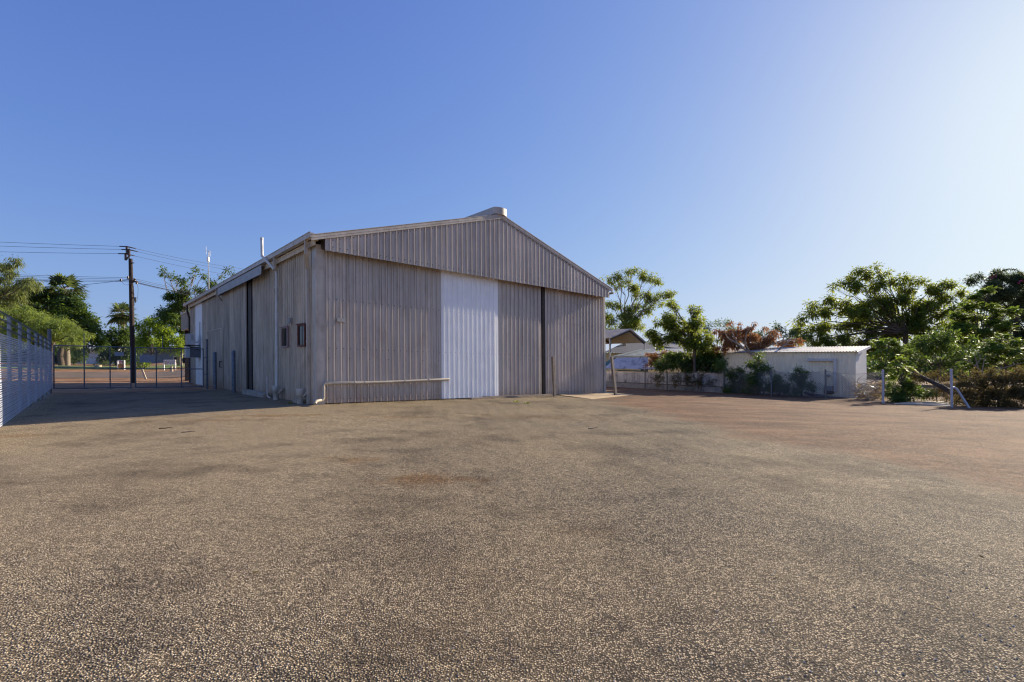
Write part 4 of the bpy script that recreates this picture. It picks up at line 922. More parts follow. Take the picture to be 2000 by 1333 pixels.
def tree(name, label, cat, Y, base, fork, clusters, leaf, bark='bark', group=None, L=.28, Wd=.11, per=12, dens=1., clump=.30, tr=.16, kind='rosette', bias=(0, 0, .15), droop=.3, deep=1.0, twigs=4, basept=None, part_names=('crown', 'trunk')):
    """clusters: (px, py, rx_px, ry_px[, weight]) at depth Y give the crown its outline"""
    SEED[0] += 1; rs = np.random.RandomState(SEED[0])
    p = Vector(basept) if basept is not None else at(base[0], 700, Y)
    p.z = gz(p.x, p.y); fk = at(fork[0], fork[1], Y)
    t = thing(name, p, label, cat, group)
    mb = MB(); limb(mb, p-Vector((0, 0, .25)), fk, tr, tr*.72, 9, .025, 5, 0)
    cents = []; rads = []
    for c in clusters:
        px, py, rx, ry = c[:4]; wt = c[4] if len(c) > 4 else 1.
        X, Z = rx/F*Y, ry/F*Y; D = (X+Z)*.55*deep
        cc = at(px, py, Y+rs.normal()*D*.55)
        n = max(3, int(dens*wt*44*(X*Z+X*D+Z*D)/3/ (clump*clump*4)))
        q = rs.normal(size=(n, 3)); q /= np.linalg.norm(q, axis=1)[:, None]; q *= (rs.rand(n)**.45)[:, None]
        if kind != 'frond' and n > 8:
            k_ = max(3, n//6); q[k_:] = q[rs.randint(0, k_, n-k_)]+rs.normal(size=(n-k_, 3))*np.array([.5, .5, .36])*clump/np.array([X, D, Z]).clip(.15)
        q = q*np.array([X, D, Z])+np.array(cc)
        cents.append(q); rads.append(np.full(n, clump))
        tgt = cc-Vector((0, 0, Z*.25)); dist = (tgt-fk).length
        pts = limb(mb, fk, tgt, max(tr*.42*min(1, .35+X/2), .022), .014, 6, .05, 6, .12)
        for j in range(min(twigs, n)): limb(mb, pts[rs.randint(3, 6)], q[j], .014, .006, 4, .05, 3, .05)
    cents = np.concatenate(cents); rads = np.concatenate(rads)
    if kind == 'frond': V = frond_leaves(cents, L, per, 6, Wd, SEED[0], droop)
    else: V = leafmesh(cents, rads, int(per*1.7), L*.72, Wd*.70, bias, droop, .95, .45, SEED[0])
    build_leaves(part_names[0], V, LM[leaf], t)
    part(mb, part_names[1], M[bark], t)
    return t

# left background
TG = 'trees beyond the road'
tree('weeping_tree', 'pale weeping tree with drooping foliage at the far left edge', 'tree', 36, (-8, 0), (0, 590), [(-15, 525, 30, 22), (22, 517, 18, 12), (42, 541, 26, 18), (60, 556, 14, 16), (8, 556, 30, 22), (-30, 565, 40, 30), (25, 580, 24, 18), (-20, 605, 40, 25)], 'olive', 'bark', TG, .30, .06, 14, .6, .34, .2, bias=(0, 0, -.7), droop=.9)
tree('spreading_tree', 'light green fine leaved spreading tree before the darker one at left', 'tree', 33, (96, 0), (104, 668), [(18, 618, 26, 22), (42, 612, 28, 18), (68, 622, 30, 22), (98, 632, 28, 20), (125, 645, 26, 20), (150, 655, 22, 16), (60, 650, 34, 18), (110, 662, 30, 14), (140, 668, 18, 9), (30, 648, 26, 22), (10, 668, 30, 25)], 'light', 'bark', TG, .22, .06, 16, .9, .30, .17, bias=(0, 0, -.25), droop=.5)
tree('broadleaf_tree', 'big dark glossy broadleaf tree filling the left background under the fan palm', 'tree', 45, (120, 0), (118, 660), [(20, 590, 24, 22), (48, 578, 30, 18), (84, 582, 30, 18), (118, 588, 32, 18), (145, 603, 26, 20), (165, 622, 22, 22), (180, 645, 18, 22), (100, 615, 44, 28), (140, 640, 34, 30), (188, 664, 12, 14), (170, 672, 22, 16), (60, 610, 34, 24), (40, 640, 34, 30), (90, 660, 50, 26)], 'dark', 'bark', TG, .42, .20, 10, 1.0, .42, .25)
tree('dense_bush', 'dense dark bush left of the pale blue house', 'bush', 52, (128, 0), (128, 708), [(112, 697, 22, 20), (140, 700, 20, 18), (92, 700, 22, 22), (60, 695, 40, 26)], 'dark', 'bark', None, .40, .18, 9, 1.1, .45, .1)
tree('dark_tree', 'dark shady tree under the far fan palm, left of the utility pole', 'tree', 50, (228, 0), (228, 692), [(225, 655, 20, 12), (213, 672, 16, 16), (240, 650, 18, 10), (250, 672, 18, 18), (228, 688, 28, 16), (215, 700, 16, 14), (246, 698, 16, 14)], 'dark', 'bark', TG, .42, .18, 9, 1.0, .42, .2)
tree('fresh_green_tree', 'fresh yellow green tree with a leaning trunk right of the utility pole', 'tree', 46, (281, 0), (296, 692), [(275, 643, 12, 10), (290, 634, 14, 9), (306, 641, 18, 12), (325, 655, 18, 12), (342, 668, 16, 12), (356, 682, 12, 12), (290, 660, 20, 14), (315, 672, 20, 12), (272, 672, 14, 14)], 'fresh', 'bark', TG, .34, .15, 11, 1.0, .36, .15)
tree('tall_open_tree', 'tall tree with bare twisting upper limbs behind the far end of the warehouse', 'tree', 48, (352, 0), (354, 640), [(330, 612, 18, 16), (318, 624, 12, 14), (345, 632, 22, 18), (352, 600, 20, 16), (340, 580, 14, 10), (362, 575, 16, 10), (372, 590, 14, 10), (356, 555, 14, 8, .5), (322, 528, 8, 4, .45), (333, 536, 9, 4, .45), (318, 536, 5, 3, .4), (344, 546, 8, 5, .45), (384, 528, 8, 5, .45), (396, 540, 8, 6, .45), (376, 538, 7, 5, .4), (410, 552, 9, 6, .5), (446, 525, 5, 5, .5), (455, 536, 5, 5, .5), (432, 541, 6, 5, .45), (420, 560, 14, 8, .6), (390, 565, 14, 8, .6), (365, 660, 16, 16)], 'dark', 'bark_pale', TG, .34, .15, 11, .95, .32, .24, twigs=3)
tree('dense_bush', 'low dense bush at the foot of the blue board house', 'bush', 55, (262, 0), (262, 712), [(262, 705, 12, 12), (246, 709, 12, 10), (205, 709, 8, 8)], 'dark', 'bark', None, .36, .16, 9, 1.1, .4, .08)
tree('verge_shrub', 'bright leafy shrub at the foot of the leaning trunk', 'shrub', 44, (279, 0), (279, 714), [(279, 711, 9, 7), (271, 716, 7, 5)], 'fresh', 'bark', None, .26, .12, 9, 1., .3, .04)

def palm(px, py, Y, rad, yb, label, n=34):
    c = at(px, py, Y); b = Vector((c.x+.2, c.y, gz(c.x, c.y))); t = thing('fan_palm', b, label, 'palm', 'fan palms beyond the road')
    mb = MB(); mb.tube([b, b.lerp(c, .5)+Vector((.1, 0, 0)), c], [.24, .2, .17], 10); part(mb, 'trunk', M['bark_pale'], t)
    rs = np.random.RandomState(int(px)); V = []; R_ = rad/F*Y; st = MB(); sk = []
    for i in range(n):
        a = rs.rand()*6.283; el = rs.uniform(-.75, 1.35); d = np.array([math.cos(a)*math.cos(el), math.sin(a)*math.cos(el), math.sin(el)])
        pl_ = R_*(.42+.15*rs.rand()); tip = np.array(c)+d*pl_; tip[2] -= .12*R_
        st.tube([c, tip], .018, 4); fd = d+np.array([0, 0, -.25]); fd /= np.linalg.norm(fd); s = np.cross(fd, [0, 0, 1.]); s /= np.linalg.norm(s)+1e-9; up = np.cross(s, fd)
        for k in range(13):
            th = (k-6)/6*1.75; e = fd*math.cos(th)+s*math.sin(th)+up*.12*math.cos(th*2); l = R_*(.62-.10*abs(th)/1.75)*(.85+.3*rs.rand())
            q = tip+e*l; q[2] -= l*.22; w = np.cross(e, up)*.055*R_; m_ = tip+e*l*.55; V.append([tip, m_+w, q, m_-w])
    for i in range(26):
        a = rs.rand()*6.283; p0 = np.array(c)+np.array([math.cos(a)*.2, math.sin(a)*.2, -.1]); q = p0+np.array([math.cos(a)*.35, math.sin(a)*.35, -R_*(.6+.5*rs.rand())]); w = np.array([-math.sin(a), math.cos(a), 0])*.14; sk.append([p0, (p0+q)/2+w, q, (p0+q)/2-w])
    build_leaves('fan', np.array(V), LM['palm'], t); part(st, 'leaf_stalk', M['thatch'], t); build_leaves('dry_skirt', np.array(sk), M['thatch'], t)
palm(238, 611, 58, 27, 0, 'slim fan palm standing just left of the utility pole')
palm(126, 567, 45.6, 40, 0, 'fan palm whose head pokes above the dark broadleaf tree')
palm(75, 575, 64, 18, 0, 'small palm head half hidden among the left trees', 20)

# right background
RG = 'trees along the right boundary'
tree('gum_tree', 'tall open gum tree rising behind the carport', 'tree', 46, (1216, 0), (1222, 640), [(1232, 531, 14, 8), (1261, 540, 16, 12), (1208, 541, 14, 8), (1189, 547, 10, 6), (1276, 551, 12, 7), (1240, 562, 18, 11), (1215, 556, 14, 8), (1260, 579, 20, 9), (1293, 577, 16, 7), (1308, 575, 11, 6), (1276, 592, 16, 8), (1250, 601, 18, 9), (1220, 596, 14, 9), (1190, 592, 10, 11), (1228, 615, 22, 11), (1250, 622, 14, 9), (1190, 628, 14, 18), (1218, 638, 26, 11), (1248, 637, 18, 10), (1200, 650, 20, 14), (1262, 612, 12, 8)], 'mid', 'bark_pale', RG, .30, .10, 12, .85, .32, .22, droop=.5, twigs=5)
tree('broadleaf_tree', 'bushy broadleaf tree growing from the bed behind the block wall', 'tree', 25.7, (1358, 0), (1357, 680), [(1313, 592, 12, 5), (1320, 602, 8, 5), (1309, 618, 10, 10), (1294, 634, 16, 11), (1325, 632, 18, 13), (1350, 602, 7, 4), (1362, 607, 9, 4), (1356, 618, 8, 6), (1359, 634, 17, 12), (1338, 652, 20, 13), (1366, 654, 18, 14), (1276, 650, 14, 11), (1312, 660, 18, 11), (1378, 676, 18, 11), (1392, 662, 11, 8), (1345, 675, 24, 12), (1290, 668, 14, 10)], 'mid', 'bark', RG, .22, .085, 12, 1.0, .2, .10, twigs=5)
tree('dark_shrub', 'dark leafy shrub mass hanging over the white iron fence', 'shrub', 25.9, (1340, 0), (1340, 718), [(1330, 703, 24, 12), (1365, 700, 24, 13), (1390, 708, 24, 14), (1300, 712, 20, 10), (1350, 718, 34, 9), (1400, 722, 14, 10), (1385, 693, 20, 12), (1310, 702, 18, 10), (1405, 706, 12, 12)], 'dark', 'bark', None, .2, .08, 11, 1.5, .2, .06, deep=.6)
def brush(name, label, cat, Y, base, cl, leaf, Lm, **kw):
    return tree(name, label, cat, Y, base, (base[0], base[1]), cl, leaf, 'dead', None, Lm, Lm*.38, **kw)
brush('dry_branches', 'rusty brown dry branches heaped on the shed roof', 'dead branches', 25.5, (1460, 686), [(1415, 655, 14, 10), (1440, 645, 18, 9), (1468, 655, 20, 11), (1430, 668, 20, 11), (1500, 662, 18, 9), (1530, 668, 16, 8), (1550, 668, 12, 7), (1480, 675, 28, 8), (1410, 676, 12, 7), (1445, 635, 5, 6, .3), (1425, 628, 4, 5, .3), (1472, 632, 3, 7, .3), (1495, 640, 3, 6, .3), (1400, 645, 8, 6, .6), (1510, 650, 10, 7, .6), (1562, 662, 8, 6, .6), (1455, 640, 12, 7, .6)], 'brown', .15, dens=1.1, per=9, clump=.18, tr=.03, bias=(0, 0, -.6), droop=.8, basept=B(20.9, -2.5, 2.2), twigs=6)
brush('dry_creeper', 'rusty brown dry creeper draped over the lean-to edge', 'creeper', 27.9, (1300, 694), [(1275, 692, 12, 6), (1300, 690, 18, 7), (1325, 695, 16, 8), (1290, 702, 14, 8), (1345, 690, 10, 6), (1270, 708, 8, 8, .6)], 'brown', .14, dens=.9, per=9, clump=.15, tr=.02, bias=(0, 0, -.7), droop=.8)
brush('dry_shrub', 'brown withered shrubs in the bed before the white iron fence', 'shrub', 24.9, (1370, 756), [(1290, 741, 7, 12), (1322, 742, 9, 10), (1345, 740, 10, 10), (1368, 742, 8, 10), (1390, 744, 10, 10), (1405, 744, 8, 10)], 'hedge', .14, dens=.9, per=9, clump=.15, tr=.02)
tree('far_trees', 'green tree crown behind the heap of dry branches', 'tree', 44, (1470, 0), (1470, 690), [(1385, 640, 14, 8), (1402, 632, 12, 6), (1425, 645, 16, 8), (1500, 648, 14, 7), (1525, 642, 14, 6), (1545, 655, 14, 8), (1470, 660, 30, 10), (1560, 664, 14, 8)], 'bluish', 'bark', RG, .30, .1, 11, .8, .34, .12)
big = [(1563, 626, 12, 7), (1584, 614, 15, 7), (1596, 600, 12, 6), (1617, 610, 18, 10), (1626, 561, 6, 4, .7), (1634, 556, 6, 4, .7), (1648, 553, 9, 6), (1676, 530, 10, 5), (1662, 545, 11, 7), (1690, 542, 14, 8), (1684, 530, 8, 5), (1710, 519, 5, 3, .8), (1708, 528, 5, 3, .8), (1734, 533, 6, 3, .8), (1720, 537, 7, 4), (1676, 563, 20, 9), (1712, 560, 20, 10), (1748, 552, 14, 7), (1764, 542, 10, 5), (1780, 548, 10, 5), (1793, 551, 11, 6), (1772, 566, 20, 8), (1813, 563, 16, 6), (1842, 557, 14, 6), (1860, 557, 9, 6), (1832, 566, 14, 6), (1651, 600, 24, 12), (1690, 592, 24, 12), (1730, 588, 24, 11), (1764, 588, 20, 10), (1808, 590, 22, 10), (1849, 580, 22, 10), (1876, 574, 12, 7), (1617, 638, 22, 12), (1662, 632, 24, 13), (1707, 630, 24, 13), (1750, 622, 22, 13), (1797, 622, 24, 12), (1850, 610, 22, 11), (1606, 660, 16, 10), (1642, 660, 20, 10), (1690, 655, 24, 12), (1590, 642, 14, 9), (1740, 655, 26, 14), (1800, 648, 28, 14), (1850, 640, 26, 14), (1600, 675, 26, 14), (1640, 680, 30, 14), (1690, 680, 30, 14), (1735, 685, 30, 16), (1790, 680, 30, 18), (1850, 672, 34, 18), (1900, 660, 26, 18), (1680, 610, 30, 14), (1740, 605, 30, 14), (1800, 605, 30, 14), (1620, 590, 16, 8), (1880, 598, 20, 12), (1900, 622, 22, 12), (1885, 645, 24, 14), (1560, 650, 14, 12), (1575, 668, 16, 10)]
tree('spreading_tree', 'very wide spreading green tree with dark limbs behind the cream shed', 'tree', 47, (1765, 0), (1768, 650), big, 'mid', 'bark', RG, .46, .15, 13, .85, .40, .30, droop=.45, deep=.9, twigs=3)
tree('feathery_tree', 'bright feathery tree between the wide green tree and the dusky one', 'tree', 40, (1915, 0), (1915, 660), [(1921, 571, 16, 7), (1934, 566, 10, 5), (1905, 580, 14, 7), (1895, 600, 18, 9), (1930, 600, 16, 9), (1945, 606, 12, 7), (1950, 618, 10, 7), (1900, 622, 20, 10), (1932, 632, 18, 10), (1880, 640, 20, 12), (1920, 652, 22, 11), (1945, 660, 18, 9), (1958, 678, 14, 9), (1895, 668, 26, 12), (1870, 618, 18, 10), (1872, 650, 20, 12), (1965, 640, 16, 12), (1975, 610, 14, 10)], 'feather', 'bark', RG, .40, .13, 3, 2.2, .42, .16, kind='frond')
tree('dusky_tree', 'tall dusky tree with a dark trunk at the right edge of the view', 'tree', 62, (1988, 0), (1985, 625), [(1900, 548, 9, 5), (1912, 542, 8, 4), (1950, 543, 20, 9), (1985, 545, 22, 11), (2010, 550, 22, 14), (1938, 560, 18, 10), (1972, 570, 24, 12), (2005, 580, 24, 14), (1950, 585, 18, 10), (1985, 598, 22, 12), (2015, 615, 22, 16), (1955, 610, 16, 9), (1968, 640, 16, 12), (2010, 650, 22, 16), (1925, 585, 16, 12), (1940, 630, 18, 14), (1990, 660, 24, 16), (1960, 675, 26, 14), (2010, 690, 26, 16)], 'purple', 'bark', RG, .42, .15, 12, 1.9, .46, .3)
t = thing('flowering_vine', at(1975, 545, 60), 'arching vine shoot with pink flowers above the dusky tree', 'vine')
mb = MB(); arc = [at(x, y, 60) for x, y in ((1940, 541), (1948, 534), (1960, 528), (1972, 526), (1984, 527), (1994, 533), (2002, 541))]; mb.tube(arc, .05, 5); part(mb, 'stem', M['bark'], t)
build_leaves('leaves', leafmesh(np.array([a.lerp(b, s_) for a, b in zip(arc[:-1], arc[1:]) for s_ in (0, .25, .5, .75)]), np.full(24, .1), 5, .26, .12, seed=5), LM['purple'], t)
build_leaves('flower', leafmesh(np.array([at(x, y, 60) for x, y in ((1939, 541), (1943, 538), (1937, 543), (1996, 548), (1990, 552))]), np.full(5, .25), 14, .13, .10, seed=6), M['flower'], t)
SG = 'shrubs behind the right hand fence'
tree('feathery_shrub', 'bright feathery shrub against the end of the cream shed', 'shrub', 27, (1725, 0), (1725, 715), [(1712, 672, 14, 8), (1735, 670, 16, 9), (1755, 680, 16, 10), (1775, 690, 12, 12), (1715, 695, 16, 12), (1745, 700, 18, 12), (1765, 712, 16, 12), (1720, 720, 16, 12)], 'feather', 'bark', SG, .26, .08, 3, 1.5, .26, .07, kind='frond')
tree('dark_shrub', 'dark green shrub under the wide tree left of the dead twigs', 'shrub', 30, (1835, 0), (1835, 715), [(1810, 685, 22, 14), (1840, 676, 22, 14), (1865, 690, 18, 14), (1800, 708, 24, 14), (1840, 712, 28, 12), (1780, 700, 14, 14), (1870, 715, 20, 10), (1850, 655, 26, 14), (1885, 672, 24, 16), (1815, 660, 24, 14), (1780, 675, 20, 16), (1905, 700, 20, 16), (1760, 715, 18, 14)], 'dark', 'bark', SG, .26, .10, 11, .85, .34, .08)
tree('feathery_shrub', 'feathery green shrub above the brown hedge at the right edge', 'shrub', 27, (1965, 0), (1965, 720), [(1935, 672, 14, 8), (1950, 685, 18, 10), (1975, 692, 18, 11), (1995, 705, 18, 12), (1940, 705, 20, 12), (1970, 715, 20, 12), (1910, 705, 14, 12), (1915, 722, 16, 10), (2015, 690, 18, 20), (1955, 662, 16, 10), (1985, 670, 16, 10), (1930, 690, 20, 14), (1890, 715, 16, 14)], 'feather', 'bark', SG, .26, .08, 3, 1.6, .26, .07, kind='frond')
tree('leafy_bush', 'bright yellow green bush growing through the fence line', 'bush', 19.3, (1762, 0), (1762, 755), [(1762, 700, 10, 7), (1750, 715, 14, 9), (1772, 722, 14, 9), (1745, 735, 12, 8), (1785, 735, 12, 8)], 'fresh', 'bark', SG, .20, .06, 3, 1.2, .2, .04, kind='frond')
tree('dark_bush', 'dark low bush at the foot of the bright bush', 'bush', 19.2, (1765, 0), (1765, 775), [(1765, 750, 22, 12), (1780, 768, 22, 14), (1745, 765, 16, 14), (1805, 772, 16, 12), (1760, 782, 26, 8)], 'dark', 'bark', SG, .14, .05, 11, 1., .15, .04)
tree('brown_hedge', 'overgrown brown hedge at the right edge of the yard', 'hedge', 17.2, (1950, 0), (1950, 780), [(1885, 750, 16, 16), (1910, 742, 18, 12), (1940, 740, 20, 12), (1970, 738, 20, 12), (2000, 738, 20, 14), (1895, 775, 20, 18), (1930, 772, 24, 20), (1965, 772, 24, 20), (2000, 772, 24, 22), (2040, 760, 30, 30), (2090, 765, 36, 32), (1915, 788, 26, 8), (1975, 790, 30, 8), (1880, 733, 7, 5, .6), (1904, 727, 8, 5, .6), (1936, 724, 9, 5, .6), (1962, 727, 7, 5, .6), (1985, 722, 8, 5, .6), (1868, 766, 9, 10, .7), (1872, 784, 10, 10, .7)], 'hedge', 'bark', None, (.10), .042, 12, 1.7, .15, .05, deep=.8)
tree('garden_shrub', 'dark bushy shrub right of the last block, by the first tall fence post', 'shrub', 23.9, (1432, 0), (1432, 750), [(1425, 735, 12, 14), (1440, 728, 12, 10), (1428, 758, 14, 10), (1450, 745, 14, 14), (1448, 762, 12, 8), (1410, 715, 14, 10)], 'dark', 'bark', SG, .17, .06, 11, 1., .17, .05)
tree('garden_shrub', 'tall dark shrub with a green tip rising before the cream shed', 'shrub', 22.9, (1478, 0), (1480, 740), [(1483, 697, 8, 6), (1478, 710, 14, 10), (1490, 724, 14, 10), (1470, 735, 16, 12), (1485, 752, 20, 12), (1465, 758, 14, 10)], 'dark', 'bark', SG, .17, .06, 11, 1., .17, .05)
tree('garden_shrub', 'low dark shrub right of the tall shrub, beside the second tall fence post', 'shrub', 22.2, (1522, 0), (1522, 760), [(1518, 735, 10, 7), (1525, 750, 16, 12), (1512, 760, 14, 10), (1538, 762, 10, 7)], 'dark', 'bark', SG, .16, .055, 11, 1., .16, .04)
tree('garden_shrub', 'spiky dark shrub before the ribbed shed wall, left of the duct', 'shrub', 21.8, (1566, 0), (1566, 755), [(1560, 721, 6, 6), (1556, 735, 12, 7), (1575, 733, 12, 7), (1562, 748, 16, 10), (1580, 755, 12, 8), (1558, 763, 14, 7)], 'dark', 'bark', SG, .17, .05, 11, 1., .16, .04)
# dead wood
mb = MB()
def poly(mb, pts, Y, r0, r1): mb.tube([at(x, y, Y) for x, y in pts], [r0+(r1-r0)*i/(len(pts)-1) for i in range(len(pts))], 7)
Yd = 24.3
mb = MB(); poly(mb, [(1506, 728), (1490, 712), (1468, 693), (1440, 672), (1420, 660), (1415, 648)], Yd, .07, .02); poly(mb, [(1440, 672), (1430, 650), (1428, 640)], Yd, .03, .01); poly(mb, [(1468, 693), (1455, 672), (1458, 650), (1466, 640)], Yd, .035, .01); tag(mb.build('dead_bough', M['dead'], None, at(1506, 728, Yd)), 'long bare grey bough leaning down from the shed roof to the fence', 'dead branch')
mb = MB(); poly(mb, [(1515, 693), (1500, 690), (1480, 691), (1455, 684)], Yd, .06, .03); poly(mb, [(1516, 692), (1524, 680), (1540, 668), (1546, 660)], Yd, .05, .012); poly(mb, [(1518, 694), (1522, 684), (1530, 674)], Yd, .06, .03); poly(mb, [(1524, 680), (1536, 674), (1556, 672)], Yd, .03, .01); tag(mb.build('dead_bough', M['dead'], None, at(1515, 693, Yd)), 'broken stubby grey bough lying on the shed roof edge', 'dead branch')
lg = [((1572, 768), (1620, 778), (1660, 783), 21.3, .085, 'upper thin log of the pile at the shed foot'), ((1590, 776), (1640, 782), (1700, 790), 21.0, .14, 'lower thick log of the pile at the shed foot'), ((1612, 766), (1650, 768), (1700, 780), 22.0, .13, 'dark log against the shed wall')]
for a, b, c, Yl, r_, lab in lg:
    mb = MB(); mb.tube([at(*a, Yl), at(*b, Yl), at(*c, Yl-.5)], [r_*.7, r_, r_*.9], 9); tag(mb.build('log', M['log'], None, at(*b, Yl)), lab, 'log', 'logs piled at the shed foot')
mb = MB(); mb.tube([at(1782, 726, 19.0), at(1815, 744, 18.6), at(1840, 756, 18.2), at(1862, 770, 17.9)], [.04, .07, .085, .10], 9); tag(mb.build('fallen_trunk', M['log'], None, at(1840, 756, 18.2)), 'thick fallen trunk sloping down behind the braced post', 'log')
t = thing('dead_bush', at(1915, 735, 18.6), 'bare grey twiggy dead bush above the brown hedge', 'dead bush')
mb = MB()
for pts in ([(1925, 735), (1912, 722), (1895, 708), (1880, 702)], [(1912, 722), (1905, 700), (1903, 690)], [(1918, 728), (1922, 705), (1926, 692)], [(1905, 715), (1915, 702), (1912, 692)], [(1895, 708), (1890, 697)], [(1940, 735), (1955, 720), (1985, 712), (2005, 708)], [(1930, 735), (1945, 722), (1958, 716)]): poly(mb, pts, 18.6, .02, .006)
part(mb, 'branch', M['dead'], t)
t = thing('brush_heap', at(1700, 770, 20.4), 'tangled heap of dead twigs and rubbish between the shed and the bright bush', 'brush heap')
mb = MB()
for i in range(70):
    a = at(rnd.uniform(1672, 1722), rnd.uniform(742, 790), rnd.uniform(19.4, 20.8)); b = a+Vector((rnd.uniform(-.7, .7), rnd.uniform(-.4, .4), rnd.uniform(-.3, .45))); limb(mb, a, b, .018, .006, 5, .08, 3, .05)
part(mb, 'twig', M['dead'], t)
SEED[0] += 1; cs = np.array([at(rnd.uniform(1675, 1722), rnd.uniform(750, 786), rnd.uniform(19.6, 20.8)) for _ in range(120)]); build_leaves('dry_leaf', leafmesh(cs, np.full(120, .12), 7, .11, .05, seed=77), LM['drygold'], t)
SEED[0] += 1
brush('dry_scrub', 'tangled dry scrub around the fallen trunk behind the braced post', 'scrub', 18.9, (1830, 750), [(1800, 742, 14, 10), (1822, 738, 14, 9), (1845, 742, 14, 10), (1860, 755, 12, 12), (1838, 762, 16, 12), (1815, 768, 14, 12), (1852, 778, 14, 9), (1785, 735, 10, 8), (1835, 728, 10, 6, .6)], 'hedge', .09, dens=1.2, per=9, clump=.15, tr=.02, twigs=7)
mb = MB(); c = at(1690, 764, 20.2); pts = [c+Vector((.42*math.cos(a), -.1, .30*math.sin(a)-.1)) for a in np.linspace(.2, 2.9, 12)]; mb.tube(pts, .035, 6); tag(mb.build('bent_pipe', M['galv'], None, c), 'bent galvanised hoop lying in the brush heap', 'pipe')

# leaf litter and grit drifted against walls and fences
def litter():
    rs = np.random.RandomState(31); q = []
    def add(p, r, k=1.):
        for _ in range(r):
            a = rs.rand()*6.28; l = (.012+.03*rs.rand()**2)*k; c = np.array(p)+np.array([rs.normal()*.05, rs.normal()*.05, .008]); d = np.array([math.cos(a), math.sin(a), rs.normal()*.25])*l; w = np.array([-math.sin(a), math.cos(a), rs.normal()*.3])*l*.35
            q.append([c-d, c+w, c+d, c-w])
    for _ in range(420): add(BG(rs.uniform(0, 12.6), -.08-abs(rs.normal())*.35), 2)
    for _ in range(160): add(BG(-.2-abs(rs.normal())*.4, rs.uniform(0, 12)), 2)
    for _ in range(500): add(BG(17.6-abs(rs.normal())*1.0, rs.uniform(-11, 6)), 2)
    for _ in range(260):
        Yy = 2.5+14*rs.rand()**1.5; add(Vector((rs.uniform(-1., 1.)*Yy, Yy, gz(0, Yy))) if 0 else (lambda x: Vector((x, Yy, gz(x, Yy))))(rs.uniform(-.9, 1.)*Yy), 1, .55)
    o = thing('leaf_litter', BG(6, -.3), 'dry leaf litter and grit drifted along the walls and fence lines', 'leaf litter'); o['kind'] = 'stuff'
    build_leaves('litter', np.array(q), LM['hedge'], o)
litter()
for px, py, lab in ((1008, 786, 'small green weed before the grey sliding door'), (1030, 789, 'tiny green weed right of the other weed'), (566, 789, 'small weed by the open drain gully')):
    p = G(px, py); t = thing('weed', p, lab, 'weed', 'weeds at the foot of the warehouse'); SEED[0] += 1
    build_leaves('leaf', leafmesh(np.array([p+Vector((rnd.uniform(-.08, .08), rnd.uniform(-.05, .05), .01)) for _ in range(6)]), np.full(6, .02), 6, .075, .028, (0, 0, .6), .3, seed=SEED[0]), LM['mid'], t)
for (px, py, dx, lab) in ((322, 838, .09, 'short dark stick lying on the gravel at left'), (367, 845, .10, 'pale dry stick lying on the gravel beside the dark one'), (1158, 838, .09, 'thin pale stick on the gravel before the apron')):
    p = G(px, py); mb = MB(); limb(mb, p+Vector((-dx, -.03, .012)), p+Vector((dx, .05, .014)), .010, .005, 5, .03, 4, 0)
    tag(mb.build('stick', M['dead' if 'pale' in lab else 'wood_pole'], None, p), lab, 'stick')

# backdrop of distant trees so that the horizon closes
def distant(name, label, pxs, Y, y0, y1, leaf):
    SEED[0] += 1; rs = np.random.RandomState(SEED[0]); cs = []
    for px in pxs:
        for _ in range(26): cs.append(at(px+rs.normal()*16, rs.uniform(y0, y1), Y+rs.normal()*3))
    o = thing(name, at(pxs[0], 715, Y), label, 'trees'); o['kind'] = 'stuff'; V = leafmesh(np.array(cs), np.full(len(cs), .8), 14, .75, .35, seed=SEED[0]); build_leaves('crown', V, LM[leaf], o); return o
distant('distant_trees', 'distant dark tree line behind the houses at left', list(range(-900, 420, 16)), 85, 690, 722, 'dark')
distant('distant_trees', 'distant dark tree line behind the sheds at right', list(range(1180, 2900, 16)), 78, 690, 738, 'bluish')

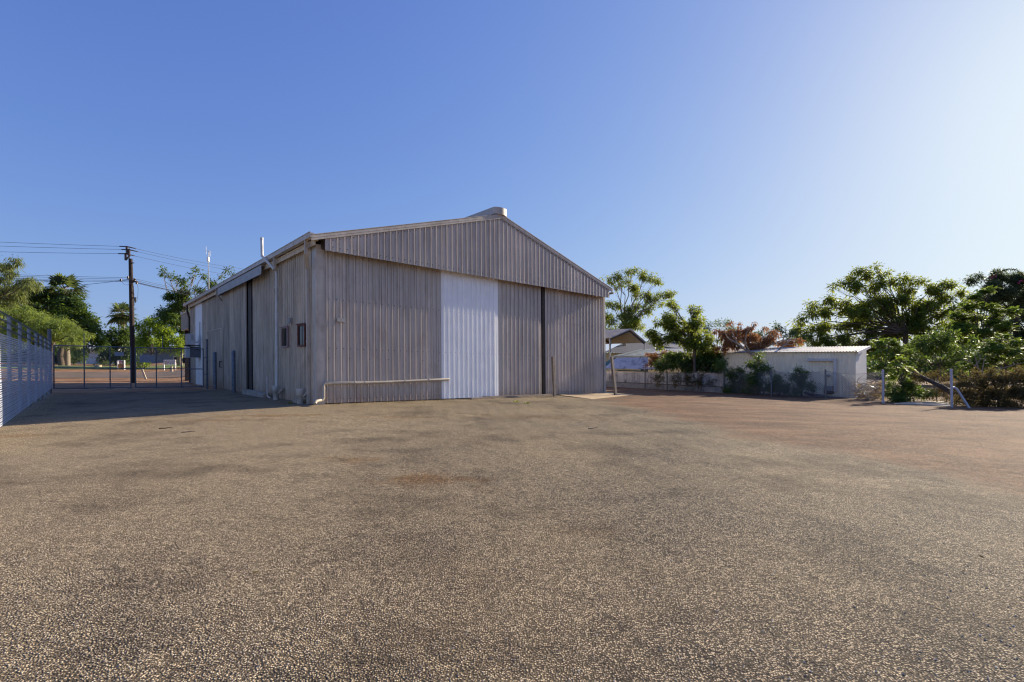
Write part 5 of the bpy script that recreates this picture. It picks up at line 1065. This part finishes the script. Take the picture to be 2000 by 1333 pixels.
# ------------------------------------------------------------------ light, sky, camera
SAZ, SEL = R(54.0), R(21.0)
SKYA, SKYM = (.95, 1.12, 2.9), (.98, .95, .34)
sd = Vector((math.sin(SAZ)*math.cos(SEL), math.cos(SAZ)*math.cos(SEL), math.sin(SEL)))
ld = bpy.data.lights.new('sun', 'SUN'); ld.energy = 5.0; ld.angle = R(.5); ld.color = (1., .87, .68)
lo = bpy.data.objects.new('sun', ld); COL.objects.link(lo); lo.rotation_euler = (-sd).to_track_quat('-Z', 'Y').to_euler(); lo.location = (30, 25, 30)
w = bpy.data.worlds.new('World'); S.world = w; w.use_nodes = True; nt = w.node_tree; nt.nodes.clear()
sky = nt.nodes.new('ShaderNodeTexSky'); sky.sky_type = 'NISHITA'; sky.sun_disc = False; sky.sun_elevation = SEL; sky.sun_rotation = SAZ
sky.air_density = 1.0; sky.dust_density = 1.0; sky.ozone_density = 3.0
EV = .6; SKY = .15
def vmath(op, a, b):
    n = nt.nodes.new('ShaderNodeVectorMath'); n.operation = op
    for i, x in enumerate((a, b)):
        if isinstance(x, tuple): n.inputs[i].default_value = x
        else: nt.links.new(x, n.inputs[i])
    return n.outputs[0]
# soft roll-off of the sky radiance (clear, slightly hazy tropical sky without a burnt-out horizon)
g = 1/(SKY*2**EV); x = sky.outputs[0]
num = vmath('MULTIPLY', x, (SKY*SKYA[0]*g, SKY*SKYA[1]*g, SKY*SKYA[2]*g))
den = vmath('ADD', vmath('MULTIPLY', x, (SKY/SKYM[0], SKY/SKYM[1], SKY/SKYM[2])), (1, 1, 1))
skyc = vmath('DIVIDE', num, den)
bg = nt.nodes.new('ShaderNodeBackground'); bg.inputs[1].default_value = SKY
wo = nt.nodes.new('ShaderNodeOutputWorld'); nt.links.new(skyc, bg.inputs[0]); nt.links.new(bg.outputs[0], wo.inputs[0])
cd = bpy.data.cameras.new('camera'); cd.sensor_width = 36; cd.lens = 36*F/2000; cd.shift_y = (H0-666.5)/2000; cd.clip_end = 6000; cd.clip_start = .05
co = bpy.data.objects.new('camera', cd); COL.objects.link(co); co.location = (0, 0, HC); co.rotation_euler = (R(90), TH, 0); S.camera = co
S.cycles.filter_width = 1.2
S.view_settings.view_transform = 'Standard'; S.view_settings.look = 'None'; S.view_settings.exposure = EV+.17; S.view_settings.gamma = 1.
